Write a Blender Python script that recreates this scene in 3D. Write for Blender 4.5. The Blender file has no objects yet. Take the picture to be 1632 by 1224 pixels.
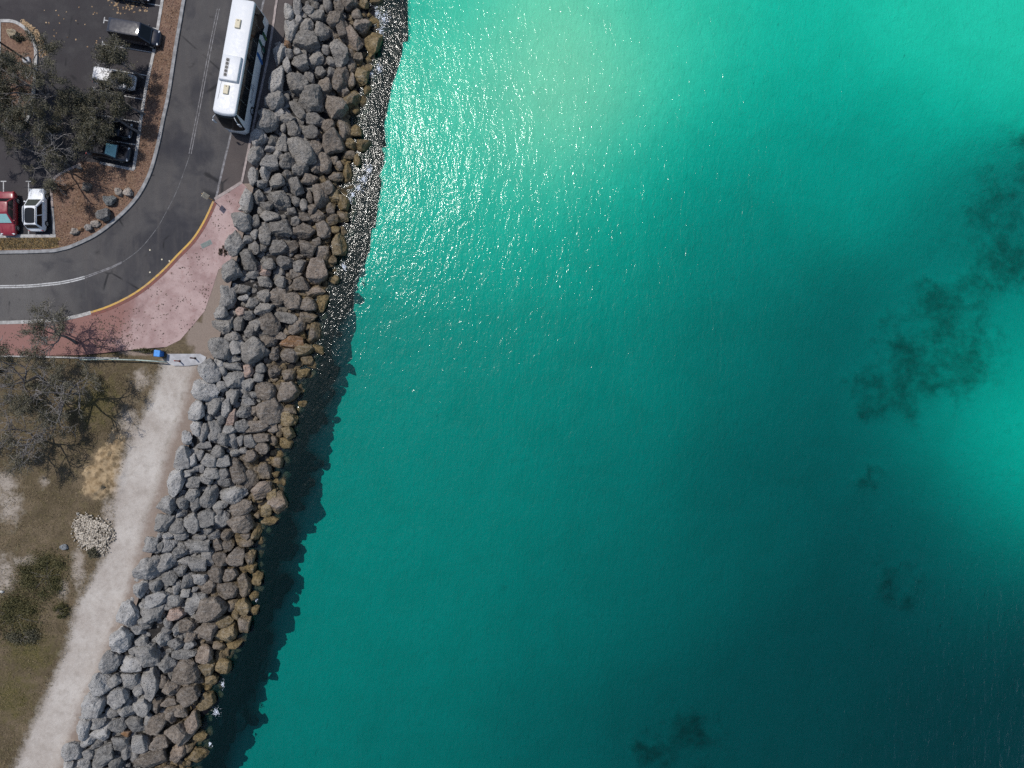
import bpy, bmesh, math, random
import numpy as np
from mathutils import Vector, Matrix, noise
random.seed(7); RNG = np.random.default_rng(7)
R = math.radians

# ------------------------------------------------------------------ camera, sky, sun, exposure
sc = bpy.context.scene
COL = sc.collection
CAM_Z = 62.0; FPX = 893.0; WATER = -2.5
cam = bpy.data.cameras.new('camera'); cam.sensor_width = 36; cam.lens = FPX / 1632 * 36
cam.clip_start = 0.5; cam.clip_end = 3000
cam_o = bpy.data.objects.new('camera', cam); COL.objects.link(cam_o); cam_o.location = (0, 0, CAM_Z)
sc.camera = cam_o
SUN_EL = R(58); SUN_AZ = R(-45)                      # azimuth from +Y towards +X
sd = Vector((math.sin(SUN_AZ) * math.cos(SUN_EL), math.cos(SUN_AZ) * math.cos(SUN_EL), math.sin(SUN_EL)))
W = bpy.data.worlds.new('World'); sc.world = W; W.use_nodes = True
wn = W.node_tree.nodes; wl = W.node_tree.links
sky = wn.new('ShaderNodeTexSky'); sky.sky_type = 'NISHITA'; sky.sun_disc = False
sky.sun_elevation = SUN_EL; sky.sun_rotation = SUN_AZ % (2 * math.pi)
wl.new(sky.outputs[0], wn['Background'].inputs[0]); wn['Background'].inputs[1].default_value = 0.115
sun = bpy.data.lights.new('sun', 'SUN'); sun.energy = 3.4; sun.angle = R(0.53); sun.color = (1, .955, .89)
sun_o = bpy.data.objects.new('sun', sun); COL.objects.link(sun_o)
sun_o.rotation_euler = (-sd).to_track_quat('-Z', 'Y').to_euler(); sun_o.location = sd * 150
sc.view_settings.view_transform = 'Standard'; sc.view_settings.look = 'None'
sc.view_settings.exposure = 0.0; sc.view_settings.gamma = 1.0; sc.view_settings.use_curve_mapping = False
sc.render.engine = 'CYCLES'
sc.cycles.max_bounces = 6; sc.cycles.transparent_max_bounces = 12; sc.cycles.use_denoising = False      # a denoiser wipes out the sun glitter
sc.cycles.sample_clamp_indirect = 4

# ------------------------------------------------------------------ helpers
def P(px, py, z=0.0):
    """photo measurement -> world metres on the level z"""
    d = CAM_Z - z
    return ((px - 816) / FPX * d, (612 - py) / FPX * d, z)

def link(o, parent=None):
    COL.objects.link(o)
    if parent is not None: o.parent = parent
    return o

def mesh_obj(name, verts, faces, mat=None, parent=None, smooth=False):
    me = bpy.data.meshes.new(name)
    me.from_pydata([tuple(v) for v in verts], [], [tuple(f) for f in faces]); me.update()
    if mat: me.materials.append(mat)
    if smooth: me.polygons.foreach_set('use_smooth', [True] * len(me.polygons))
    return link(bpy.data.objects.new(name, me), parent)

def np_obj(name, V, F, mat=None, parent=None, smooth=False):
    """V (n,3) F (m,k) arrays, every face with k corners"""
    me = bpy.data.meshes.new(name); V = np.asarray(V, np.float32); F = np.asarray(F, np.int32)
    k = F.shape[1]
    me.vertices.add(len(V)); me.vertices.foreach_set('co', V.ravel())
    me.loops.add(F.size); me.loops.foreach_set('vertex_index', F.ravel())
    me.polygons.add(len(F)); me.polygons.foreach_set('loop_start', np.arange(0, F.size, k, dtype=np.int32))
    me.polygons.foreach_set('loop_total', np.full(len(F), k, np.int32))
    if smooth: me.polygons.foreach_set('use_smooth', np.ones(len(F), bool))
    me.update(calc_edges=True); me.validate()
    if mat: me.materials.append(mat)
    return link(bpy.data.objects.new(name, me), parent)

def tag(o, label=None, cat=None, group=None, kind=None):
    if label: o['label'] = label
    if cat: o['category'] = cat
    if group: o['group'] = group
    if kind: o['kind'] = kind
    return o

def empty(name, loc, rz=0.0):
    o = bpy.data.objects.new(name, None); o.location = loc; o.rotation_euler = (0, 0, rz)
    o.empty_display_size = .3
    return link(o)

class MB:
    def __init__(s): s.v = []; s.f = []
    def add(s, vs, fs):
        n = len(s.v); s.v += [tuple(v) for v in vs]; s.f += [tuple(i + n for i in f) for f in fs]; return s
    def box(s, c, d, rz=0.0, taper=1.0):
        x, y, z = c; a, b, h = d[0] / 2, d[1] / 2, d[2] / 2; co, si = math.cos(rz), math.sin(rz)
        vs = []
        for sz, t in ((-1, 1.0), (1, taper)):
            for sx, sy in ((-1, -1), (1, -1), (1, 1), (-1, 1)):
                X, Y = sx * a * t, sy * b * t
                vs.append((x + X * co - Y * si, y + X * si + Y * co, z + sz * h))
        return s.add(vs, [(3, 2, 1, 0), (4, 5, 6, 7), (0, 1, 5, 4), (1, 2, 6, 5), (2, 3, 7, 6), (3, 0, 4, 7)])
    def tube(s, pts, rad, n=6, cap=True):
        pts = [Vector(p) for p in pts]; rad = rad if isinstance(rad, (list, tuple)) else [rad] * len(pts)
        rings = []; vs = []
        for i, p in enumerate(pts):
            d = (pts[min(i + 1, len(pts) - 1)] - pts[max(i - 1, 0)])
            d = d.normalized() if d.length > 1e-9 else Vector((0, 0, 1))
            u = d.cross(Vector((0, 0, 1)))
            if u.length < .05: u = d.cross(Vector((1, 0, 0)))
            u.normalize(); w = d.cross(u)
            vs += [p + (u * math.cos(2 * math.pi * k / n) + w * math.sin(2 * math.pi * k / n)) * rad[i] for k in range(n)]
        fs = [(i * n + k, i * n + (k + 1) % n, (i + 1) * n + (k + 1) % n, (i + 1) * n + k)
              for i in range(len(pts) - 1) for k in range(n)]
        if cap:
            fs.append(tuple(range(n - 1, -1, -1))); m = (len(pts) - 1) * n; fs.append(tuple(range(m, m + n)))
        return s.add(vs, fs)
    def prism(s, poly, z0, z1):
        n = len(poly)
        vs = [(x, y, z0) for x, y in poly] + [(x, y, z1) for x, y in poly]
        return s.add(vs, [tuple(range(n - 1, -1, -1)), tuple(range(n, 2 * n))] +
                     [(i, (i + 1) % n, n + (i + 1) % n, n + i) for i in range(n)])
    def build(s, name, mat, parent=None, smooth=False, bevel=0.0, seg=2):
        if bevel > 0:
            bm = bmesh.new(); vv = [bm.verts.new(v) for v in s.v]
            for f in s.f:
                try: bm.faces.new([vv[i] for i in f])
                except ValueError: pass
            bmesh.ops.recalc_face_normals(bm, faces=bm.faces)
            es = [e for e in bm.edges if len(e.link_faces) == 2 and e.calc_face_angle(0) > .6]
            bmesh.ops.bevel(bm, geom=es, offset=bevel, segments=seg, profile=.5, affect='EDGES', clamp_overlap=True)
            me = bpy.data.meshes.new(name); bm.to_mesh(me); bm.free()
            if mat: me.materials.append(mat)
            if smooth: me.polygons.foreach_set('use_smooth', [True] * len(me.polygons))
            return link(bpy.data.objects.new(name, me), parent)
        return mesh_obj(name, s.v, s.f, mat, parent, smooth)

def smooth_line(pts, n=8, closed=False):
    out = []; m = len(pts)
    rng = range(m) if closed else range(m - 1)
    for i in rng:
        g = (lambda k: pts[k % m]) if closed else (lambda k: pts[min(max(k, 0), m - 1)])
        p0, p1, p2, p3 = (np.array(g(i + k), float) for k in (-1, 0, 1, 2))
        for j in range(n):
            t = j / n
            out.append(tuple(.5 * (2 * p1 + (p2 - p0) * t + (2 * p0 - 5 * p1 + 4 * p2 - p3) * t * t + (3 * p1 - p0 - 3 * p2 + p3) * t ** 3)))
    if not closed: out.append(tuple(map(float, pts[-1])))
    return out

def offset_line(pts, d):
    """pts world xy; positive d = to the left of travel"""
    a = np.array(pts, float); t = np.gradient(a, axis=0); t /= np.linalg.norm(t, axis=1)[:, None] + 1e-9
    return a + np.stack([-t[:, 1], t[:, 0]], 1) * d

def ribbon(name, pts, d0, d1, z0, z1, mat, parent=None, closed=False):
    """a strip between two offsets of a world polyline; a solid with top at z1 and foot at z0"""
    A = offset_line(pts, d0); B = offset_line(pts, d1); n = len(A)
    V = [(x, y, z1) for x, y in A] + [(x, y, z1) for x, y in B] + [(x, y, z0) for x, y in A] + [(x, y, z0) for x, y in B]
    F = []
    for i in range(n - 1):
        j = i + 1
        F += [(i, j, n + j, n + i), (i, 2 * n + i, 2 * n + j, j), (n + i, n + j, 3 * n + j, 3 * n + i)]
    F += [(0, n, 3 * n, 2 * n), (n - 1, 3 * n - 1, 4 * n - 1, 2 * n - 1)]
    return mesh_obj(name, V, F, mat, parent)

def W2(pts, z=0.0): return [P(x, y, z)[:2] for x, y in pts]

def in_poly(X, Y, poly):
    inside = np.zeros(X.shape, bool); n = len(poly); j = n - 1
    for i in range(n):
        xi, yi = poly[i]; xj, yj = poly[j]
        if yi != yj:
            c = ((yi > Y) != (yj > Y)) & (X < (xj - xi) * (Y - yi) / (yj - yi) + xi)
            inside ^= c
        j = i
    return inside

def slab(name, poly, z0, z1, mat, parent=None):
    bm = bmesh.new(); vs = [bm.verts.new((x, y, z1)) for x, y in poly]
    f = bm.faces.new(vs); f.normal_update()
    if f.normal.z < 0: f.normal_flip()
    bmesh.ops.triangulate(bm, faces=[f])
    be = [e for e in bm.edges if len(e.link_faces) == 1]
    r = bmesh.ops.extrude_edge_only(bm, edges=be)
    for v in r['geom']:
        if isinstance(v, bmesh.types.BMVert): v.co.z = z0
    bmesh.ops.recalc_face_normals(bm, faces=bm.faces)
    if sum(f.normal.z for f in bm.faces) < 0: bmesh.ops.reverse_faces(bm, faces=bm.faces)
    me = bpy.data.meshes.new(name); bm.to_mesh(me); bm.free()
    if mat: me.materials.append(mat)
    return link(bpy.data.objects.new(name, me), parent)

# ------------------------------------------------------------------ materials
class NT:
    def __init__(s, name):
        s.m = bpy.data.materials.new(name); s.m.use_nodes = True; s.t = s.m.node_tree; s.n = s.t.nodes; s.l = s.t.links
        s.b = s.n['Principled BSDF']; s.out = s.n['Material Output']
    def node(s, typ, **kw):
        n = s.n.new(typ)
        for k, v in kw.items(): setattr(n, k, v)
        return n
    def val(s, sock, v):
        if isinstance(v, bpy.types.NodeSocket): s.l.new(v, sock)
        else: sock.default_value = (v + (1,)) if isinstance(v, tuple) and len(v) == 3 and sock.type == 'RGBA' else v
    def pos(s): return s.node('ShaderNodeNewGeometry').outputs['Position']
    def obj(s): return s.node('ShaderNodeTexCoord').outputs['Object']
    def mapping(s, v, scale=(1, 1, 1), rot=(0, 0, 0), loc=(0, 0, 0)):
        n = s.node('ShaderNodeMapping'); s.val(n.inputs['Vector'], v)
        n.inputs['Scale'].default_value = scale; n.inputs['Rotation'].default_value = rot; n.inputs['Location'].default_value = loc
        return n.outputs[0]
    def noise(s, v, scale, detail=4, rough=.55, dist=0.0):
        n = s.node('ShaderNodeTexNoise'); s.val(n.inputs['Vector'], v)
        n.inputs['Scale'].default_value = scale; n.inputs['Detail'].default_value = detail
        n.inputs['Roughness'].default_value = rough; n.inputs['Distortion'].default_value = dist
        return n.outputs['Fac']
    def voro(s, v, scale, feature='F1', out='Distance'):
        n = s.node('ShaderNodeTexVoronoi', feature=feature); s.val(n.inputs['Vector'], v); n.inputs['Scale'].default_value = scale
        return n.outputs[out]
    def ramp(s, f, a, b, c0=0.0, c1=1.0):
        n = s.node('ShaderNodeMapRange', interpolation_type='SMOOTHSTEP'); s.val(n.inputs[0], f)
        for i, x in enumerate((a, b, c0, c1)): n.inputs[i + 1].default_value = x
        return n.outputs[0]
    def math(s, op, a, b=0.0):
        n = s.node('ShaderNodeMath', operation=op); s.val(n.inputs[0], a); s.val(n.inputs[1], b); return n.outputs[0]
    def mix(s, f, a, b, blend='MIX'):
        n = s.node('ShaderNodeMix', data_type='RGBA', blend_type=blend); s.val(n.inputs[0], f); s.val(n.inputs[6], a); s.val(n.inputs[7], b)
        return n.outputs[2]
    def attr(s, name, out='Fac'):
        n = s.node('ShaderNodeAttribute', attribute_name=name); return n.outputs[out]
    def bump(s, h, strength, dist, normal=None):
        n = s.node('ShaderNodeBump'); s.val(n.inputs['Height'], h); n.inputs['Strength'].default_value = strength
        n.inputs['Distance'].default_value = dist
        if normal is not None: s.l.new(normal, n.inputs['Normal'])
        return n.outputs[0]
    def sep(s, v):
        n = s.node('ShaderNodeSeparateXYZ'); s.val(n.inputs[0], v); return n.outputs
    def fin(s, col=None, rough=None, normal=None, metal=None, spec=None, coat=None):
        b = s.b.inputs
        if col is not None: s.val(b['Base Color'], col)
        if rough is not None: s.val(b['Roughness'], rough)
        if normal is not None: s.l.new(normal, b['Normal'])
        if metal is not None: b['Metallic'].default_value = metal
        if spec is not None: b['Specular IOR Level'].default_value = spec
        if coat is not None: b['Coat Weight'].default_value = coat; b['Coat Roughness'].default_value = .04
        return s.m

def simple(name, col, rough=.6, var=.12, scale=6, metal=0, coat=None, bump=0.0, world=True, spec=None):
    t = NT(name); v = t.pos() if world else t.obj()
    n = t.noise(v, scale, 5)
    dk = tuple(c * (1 - var * 1.6) for c in col); lt = tuple(min(1, c * (1 + var)) for c in col)
    c = t.mix(t.ramp(n, .3, .7), dk, lt)
    nm = t.bump(t.noise(v, scale * 4, 4), .6, bump) if bump else None
    return t.fin(c, t.ramp(n, .2, .8, rough * .85, min(1, rough * 1.12)), nm, metal, spec, coat)

M = {}
def asphalt(name, base, stain, west=False):
    t = NT(name); p = t.pos()
    big = t.noise(p, .09, 5, .6, .6); mid = t.noise(p, .55, 5, .6); fine = t.noise(p, 9, 3)
    c = t.mix(t.ramp(big, .42, .60), base, stain)
    if west:                                    # older, greyer surfacing on the western straight
        xx = t.math('ADD', t.sep(p)[0], t.math('MULTIPLY', mid, 5.0))
        c = t.mix(t.ramp(xx, -52, -41, .85, 0), c, (.118, .112, .108))
        grain = t.noise(t.mapping(p, (2.2, .25, 1), (0, 0, R(10))), .6, 4, .6)
        c = t.mix(t.ramp(grain, .45, .75, 0, .45), c, (.095, .085, .080))
    c = t.mix(t.ramp(mid, .45, .75, 0, .35), c, tuple(x * 1.55 for x in base))
    c = t.mix(t.ramp(fine, .3, .7, 0, .4), c, tuple(x * .6 for x in base))
    c = t.mix(t.ramp(t.noise(p, .8, 4, .6, .5), .60, .72, 0, .55), c, tuple(x * .45 for x in base)); c = t.mix(t.ramp(t.noise(p, .17, 4, .6, .8), .52, .66, 0, .6), c, stain)
    crk = t.voro(t.mapping(p, (1, 1, 1)), .16, 'DISTANCE_TO_EDGE')
    crk2 = t.math('MULTIPLY', t.ramp(crk, .004, .024, .8, 0), t.ramp(t.noise(p, .2, 3), .52, .6))
    c = t.mix(crk2, c, (.012, .012, .014))
    return t.fin(c, t.ramp(mid, .3, .7, .75, .95), t.bump(t.noise(p, 22, 3), .5, .012), spec=.3)
M['road'] = asphalt('road_asphalt', (.070, .066, .067), (.026, .026, .033), True)
M['park'] = asphalt('car_park_asphalt', (.042, .037, .040), (.034, .031, .034))
M['lane'] = asphalt('parking_lane_asphalt', (.082, .068, .064), (.062, .052, .052))
M['kerb'] = simple('kerb_concrete', (.36, .35, .34), .85, .22, 2.5, bump=.01)
M['kerb_grey'] = simple('weathered_kerb', (.24, .24, .245), .85, .25, 2.0, bump=.01)
M['kerb_pink'] = simple('kerb_pinkish', (.30, .25, .235), .85, .2, 2.0, bump=.01)
def worn(name, col, under, amt=(.45, .62), scale=3.0):
    t = NT(name); p = t.pos(); n = t.noise(p, scale, 6, .7)
    return t.fin(t.mix(t.ramp(n, amt[0], amt[1]), col, under), .75)
M['line'] = worn('white_line_paint', (.44, .44, .44), (.15, .15, .15), (.42, .72))
M['line_worn'] = worn('worn_line_paint', (.215, .21, .22), (.08, .076, .08), (.36, .62), 2.2)
M['line_faint'] = worn('faint_line_paint', (.17, .17, .18), (.05, .05, .055), (.35, .6), 1.6)
M['yellow'] = worn('yellow_kerb_paint', (.52, .31, .06), (.30, .21, .13), (.42, .72), 2.6)
M['redband'] = simple('dark_red_kerb_band', (.17, .060, .048), .8, .2, 3)
def paving():
    t = NT('faded_red_paving'); p = t.pos()
    big = t.noise(p, .13, 5, .62, .5); mid = t.noise(p, .7, 6, .65)
    red = (.24, .12, .108); pink = (.40, .295, .28)
    x = t.sep(p)[0]; y = t.sep(p)[1]
    west = t.ramp(t.math('ADD', x, t.math('MULTIPLY', big, 8.0)), -40.5, -37.5, 0.0, 1.0)
    c = t.mix(t.ramp(t.math('ADD', t.math('MULTIPLY', big, .65), t.math('MULTIPLY', mid, .35)), .38, .6), (.26, .17, .162), pink)
    c = t.mix(west, (.235, .125, .11), c)
    c = t.mix(t.ramp(t.noise(p, 2.4, 6, .7), .52, .72, 0, .45), c, red)
    c = t.mix(t.ramp(t.noise(p, 3.6, 7, .75, .4), .56, .66, 0, .6), c, (.13, .085, .08))
    return t.fin(c, .9, t.bump(t.noise(p, 14, 4), .4, .015), spec=.25)
M['paving'] = paving()
M['pad'] = simple('concrete_pad', (.37, .37, .385), .85, .14, 1.6, bump=.008)

def ground_mat():
    t = NT('dry_ground'); p = t.pos()
    n1 = t.noise(p, .28, 6, .62, .4); n2 = t.noise(p, 1.3, 6, .65); n3 = t.noise(p, 7, 4, .6)
    c = t.mix(t.ramp(n1, .35, .65), (.088, .067, .038), (.155, .118, .075))
    c = t.mix(t.ramp(n2, .45, .7, 0, .7), c, (.105, .088, .040))
    c = t.mix(t.ramp(n3, .35, .7, 0, .65), c, (.055, .043, .030)); c = t.mix(t.ramp(t.noise(p, 3.2, 6, .7), .5, .7, 0, .5), c, (.20, .155, .105))
    def w(name, lo=.25, hi=.75, k=.9):
        a = t.attr(name); s = t.math('ADD', a, t.math('MULTIPLY', t.math('SUBTRACT', n2, .5), k))
        return t.ramp(s, lo, hi)
    c = t.mix(t.math('MULTIPLY', w('bare', .25, 1.0, 1.5), .8), c, t.mix(n3, (.33, .29, .25), (.40, .35, .31)))
    c = t.mix(w('green'), c, t.mix(t.ramp(n3, .35, .65), (.045, .045, .014), (.125, .10, .042)))
    c = t.mix(w('ledge', .3, .75, 1.2), c, t.mix(t.ramp(n2, .35, .65), (.20, .14, .078), (.38, .285, .175)))
    c = t.mix(w('brown', .3, .7), c, t.mix(n3, (.17, .135, .112), (.27, .215, .18)))
    pc = t.mix(t.ramp(n1, .3, .7), (.335, .295, .262), (.455, .42, .385))
    pc = t.mix(t.ramp(n3, .4, .75, 0, .3), pc, (.52, .49, .46)); pc = t.mix(t.ramp(n2, .45, .75, 0, .55), pc, (.26, .225, .195)); pc = t.mix(t.ramp(t.noise(p, .5, 6, .7, 1.0), .5, .7, 0, .5), pc, (.30, .265, .235))
    c = t.mix(w('path', .2, .85, 1.0), c, pc)
    return t.fin(c, .95, t.bump(t.math('ADD', n3, n2), .7, .05), spec=.2)
M['ground'] = ground_mat()
def mulch_mat():
    t = NT('bark_mulch'); p = t.pos(); n1 = t.noise(p, .35, 5, .6); n2 = t.noise(p, 5.5, 5, .7)
    c = t.mix(t.ramp(n1, .35, .65), (.115, .066, .042), (.155, .092, .070))
    c = t.mix(t.ramp(n2, .4, .7), c, (.235, .155, .105)); c = t.mix(t.ramp(n2, .3, .42, .7, 0), c, (.05, .03, .022))
    return t.fin(c, .95, t.bump(n2, .9, .07), spec=.2)
M['mulch'] = mulch_mat()
M['dry_strip'] = simple('ochre_dry_grass_ground', (.24, .155, .06), .95, .35, 3.5, bump=.06)

def rock_mat(name, src):
    """src 'object' reads the object's own colour, 'attr' the per-stone colour of a joined heap"""
    t = NT(name); p = t.pos()
    base = t.node('ShaderNodeObjectInfo').outputs['Color'] if src == 'object' else t.attr('tone', 'Color')
    q = p
    n1 = t.noise(q, .9, 5, .6); n2 = t.noise(q, 3.2, 7, .72); n3 = t.noise(q, 11, 4, .65)
    c = t.mix(t.ramp(n1, .32, .68), t.mix(.45, base, (.04, .036, .033)), base)
    c = t.mix(t.ramp(n2, .45, .68, 0, .7), c, t.mix(.42, base, (.46, .43, .39)))
    c = t.mix(t.ramp(n2, .32, .46, .7, 0), c, (.035, .032, .029))
    streak = t.noise(t.mapping(q, (.7, 4.5, 2.0), (0, .3, .5)), 1.3, 4, .6)
    c = t.mix(t.ramp(streak, .54, .66, 0, .35), c, t.mix(.6, base, (.45, .45, .45)))
    lich = t.math('MULTIPLY', t.ramp(n3, .62, .72), t.ramp(n1, .5, .65))
    c = t.mix(t.math('MULTIPLY', lich, .5), c, (.42, .41, .38))
    z = t.math('ADD', t.sep(p)[2], t.math('MULTIPLY', t.math('SUBTRACT', n1, .5), 1.1))
    alg = t.ramp(z, WATER + .35, WATER + 1.15, 1, 0)
    algc = t.mix(t.ramp(n2, .4, .62), (.085, .058, .016), (.245, .165, .052))
    c = t.mix(t.math('MULTIPLY', alg, .58), c, algc)
    wet = t.ramp(z, WATER - .1, WATER + .22, 1, 0)
    c = t.mix(t.math('MULTIPLY', wet, .8), c, (.018, .016, .010))
    h = t.math('ADD', t.math('MULTIPLY', n2, 1.0), t.math('MULTIPLY', n3, .35))
    pit = t.ramp(t.voro(q, 3.4), .05, .26); c = t.mix(t.math('MULTIPLY', t.math('SUBTRACT', 1.0, pit), t.ramp(n1, .45, .6)), c, (.03, .028, .026))
    h = t.math('ADD', h, t.math('MULTIPLY', pit, .30))
    return t.fin(c, t.math('SUBTRACT', .92, t.math('MULTIPLY', wet, .55)), t.bump(h, 1.0, .30), spec=.35)
M['rock'] = rock_mat('sea_wall_boulder', 'object'); M['rock_heap'] = rock_mat('sea_wall_rubble', 'attr')
def weed_rock():
    t = NT('weedy_submerged_stone'); p = t.pos(); n = t.noise(p, 1.6, 6, .7)
    c = t.mix(t.ramp(n, .4, .7), (.006, .006, .010), (.018, .018, .018))
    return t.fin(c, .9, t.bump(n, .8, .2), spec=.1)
M['weed_rock'] = weed_rock()
M['slope'] = simple('gap_shade_slope', (.024, .021, .019), .95, .4, 2.5, bump=.12)  # near black: the shade in the gaps between boulders is in this colour

def seabed():
    t = NT('sandy_seabed'); p = t.pos(); n = t.noise(p, .22, 6, .62, .6); n2 = t.noise(p, 1.1, 5, .6)
    c = t.mix(t.ramp(n, .3, .7), (.28, .66, .44), (.34, .74, .50)); c = t.mix(t.math('MULTIPLY', t.attr('pale_bed'), .9), c, t.mix(t.ramp(n, .3, .7), (.68, .58, .40), (.78, .66, .45)))
    s = t.math('ADD', t.attr('weed'), t.math('MULTIPLY', t.math('SUBTRACT', t.math('ADD', t.math('MULTIPLY', n, .55), t.math('MULTIPLY', n2, .45)), .5), 2.6))
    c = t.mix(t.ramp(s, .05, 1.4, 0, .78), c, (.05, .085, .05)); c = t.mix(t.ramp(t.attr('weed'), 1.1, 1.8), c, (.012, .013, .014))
    return t.fin(c, 1.0, t.bump(t.noise(t.mapping(p, (1, .55, 1), (0, 0, R(12))), 1.9, 3, .6, .8), 1.0, .11), spec=0.0)
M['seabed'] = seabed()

def water():
    t = NT('sea_water'); p = t.pos()
    q = t.mapping(p, (1, .42, 1), (0, 0, R(-9)))
    w1 = t.noise(q, 1.25, 3, .55, .5); w2 = t.noise(t.mapping(p, (1, .6, 1), (0, 0, R(14))), 4.0, 3, .55, .3)
    w0 = t.noise(t.mapping(p, (1, .5, 1), (0, 0, R(-20))), .16, 2, .5)
    h = t.math('ADD', t.math('ADD', t.math('MULTIPLY', w1, 1.0), t.math('MULTIPLY', w2, .38)), t.math('MULTIPLY', w0, 2.6))
    fine = t.noise(t.mapping(p, (1, .7, 1), (0, 0, R(25))), 2.3, 3, .58, .9)
    h = t.math('ADD', h, t.math('MULTIPLY', t.attr('chop'), t.math('MULTIPLY', fine, .55)))
    wind = t.noise(t.mapping(p, (1, .3, 1), (0, 0, R(-14))), 1.1, 3, .55, .3)
    h = t.math('ADD', h, t.math('MULTIPLY', t.attr('wind'), t.math('MULTIPLY', wind, 1.7)))
    nb = t.bump(h, 1.0, .118)
    fr = t.node('ShaderNodeFresnel'); fr.inputs['IOR'].default_value = 1.34; t.l.new(nb, fr.inputs['Normal'])
    gl = t.node('ShaderNodeBsdfGlossy'); gl.inputs['Roughness'].default_value = .105; t.l.new(nb, gl.inputs['Normal'])
    g2 = t.node('ShaderNodeBsdfGlossy'); g2.inputs['Roughness'].default_value = .40; t.l.new(nb, g2.inputs['Normal'])
    gm = t.node('ShaderNodeMixShader'); gm.inputs[0].default_value = .20; t.l.new(gl.outputs[0], gm.inputs[1]); t.l.new(g2.outputs[0], gm.inputs[2])
    tr = t.node('ShaderNodeBsdfTransparent')
    df = t.node('ShaderNodeBsdfDiffuse'); t.val(df.inputs['Color'], (.0, .19, .175)); t.l.new(nb, df.inputs['Normal'])
    m1 = t.node('ShaderNodeMixShader'); m1.inputs[0].default_value = .03; t.l.new(tr.outputs[0], m1.inputs[1]); t.l.new(df.outputs[0], m1.inputs[2])
    m2 = t.node('ShaderNodeMixShader'); t.l.new(fr.outputs[0], m2.inputs[0]); t.l.new(m1.outputs[0], m2.inputs[1]); t.l.new(gm.outputs[0], m2.inputs[2])
    t.l.new(m2.outputs[0], t.out.inputs['Surface'])
    va = t.node('ShaderNodeVolumeAbsorption'); SR, SG, SB = 1.0, .104, .085; D = .92
    t.val(va.inputs['Color'], (1 - SR / D, 1 - SG / D, 1 - SB / D)); va.inputs['Density'].default_value = D
    t.l.new(va.outputs[0], t.out.inputs['Volume'])
    t.n.remove(t.b)
    return t.m
M['water'] = water()

def leaf_mat(name, a, b):
    t = NT(name); r = t.node('ShaderNodeNewGeometry').outputs['Random Per Island']
    n = t.noise(t.pos(), .8, 3)
    c = t.mix(t.ramp(t.math('ADD', t.math('MULTIPLY', r, .6), t.math('MULTIPLY', n, .4)), .2, .8), a, b)
    return t.fin(c, .65, spec=.3)
M['leaf'] = leaf_mat('olive_leaf', (.040, .041, .025), (.135, .122, .078))
M['leaf2'] = leaf_mat('grey_green_leaf', (.055, .052, .034), (.155, .14, .092))
M['scrub'] = leaf_mat('scrub_leaf', (.035, .038, .012), (.125, .110, .045))
M['grass'] = leaf_mat('dry_grass_blades', (.085, .068, .03), (.24, .185, .10))
M['litter'] = leaf_mat('leaf_litter', (.035, .022, .018), (.10, .065, .045))
M['ochre_litter'] = leaf_mat('ochre_leaf_litter', (.22, .13, .06), (.38, .27, .16))
M['chips'] = leaf_mat('bark_chips', (.06, .036, .026), (.26, .17, .12))
M['pebbles'] = leaf_mat('rubble_stone', (.20, .17, .135), (.52, .465, .39))
M['bark'] = simple('grey_bark', (.15, .135, .13), .9, .3, 5, bump=.02)
M['twig'] = simple('bare_grey_twig', (.21, .195, .185), .9, .25, 5)
M['foam'] = simple('sea_foam', (.55, .60, .68), .8, .1, 4)

def paint(name, col, rough=.28, metal=0.0):
    t = NT(name); n = t.noise(t.obj(), 3.0, 4)
    return t.fin(t.mix(t.ramp(n, .35, .7), tuple(c * .9 for c in col), col), t.ramp(n, .3, .7, rough, rough * 1.35), metal=metal, coat=.6)
M['white'] = paint('white_car_paint', (.74, .76, .79)); M['buswhite'] = paint('white_bus_paint', (.60, .62, .65), .4)
M['red'] = paint('dark_red_car_paint', (.24, .012, .022)); M['black'] = paint('black_car_paint', (.012, .012, .016), .12)
M['navy'] = paint('blue_black_van_paint', (.010, .012, .022), .12); M['silver'] = paint('silver_car_paint', (.56, .57, .60), .35, 0)
M['glass'] = paint('dark_glazing', (.006, .008, .010), .06); M['glass'].node_tree.nodes['Principled BSDF'].inputs['Coat Weight'].default_value = .1; M['glass'].node_tree.nodes['Principled BSDF'].inputs['Specular IOR Level'].default_value = .3; M['tyre'] = simple('tyre_rubber', (.02, .02, .02), .85, .15, 8, world=False)
M['rim'] = simple('alloy_rim', (.42, .42, .43), .4, .1, 8, metal=.7, world=False)
M['trim'] = simple('black_trim', (.02, .02, .022), .6, .15, 6, world=False)
M['lamp'] = paint('headlamp_lens', (.62, .65, .68), .12); M['tail'] = paint('tail_lamp_lens', (.35, .01, .01), .2)
M['screen'] = paint('teal_sun_shade', (.30, .56, .56), .35)
M['hatch'] = simple('beige_plastic', (.56, .50, .36), .6, .1, 5, world=False)
M['greyp'] = simple('grey_plastic', (.38, .38, .39), .6, .1, 5, world=False)
M['dgreen'] = paint('dark_green_decal', (.012, .085, .062), .4); M['green'] = paint('green_decal', (.02, .16, .075), .4)
M['lime'] = paint('lime_decal', (.30, .42, .06), .4); M['blue'] = paint('blue_decal', (.012, .10, .32), .4)
M['navytext'] = paint('navy_lettering', (.05, .08, .16), .4)
M['binblue'] = simple('blue_bin_plastic', (.02, .16, .52), .5, .1, 5, world=False)
M['binlid'] = simple('blue_bin_lid', (.03, .24, .66), .45, .1, 5, world=False)
M['redpost'] = simple('red_bollard_paint', (.38, .05, .03), .6, .2, 6, world=False)
M['darkpost'] = simple('dark_brown_bollard', (.10, .04, .035), .7, .2, 6, world=False)
M['steel'] = simple('painted_black_steel', (.03, .03, .033), .5, .2, 6, world=False)
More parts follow.
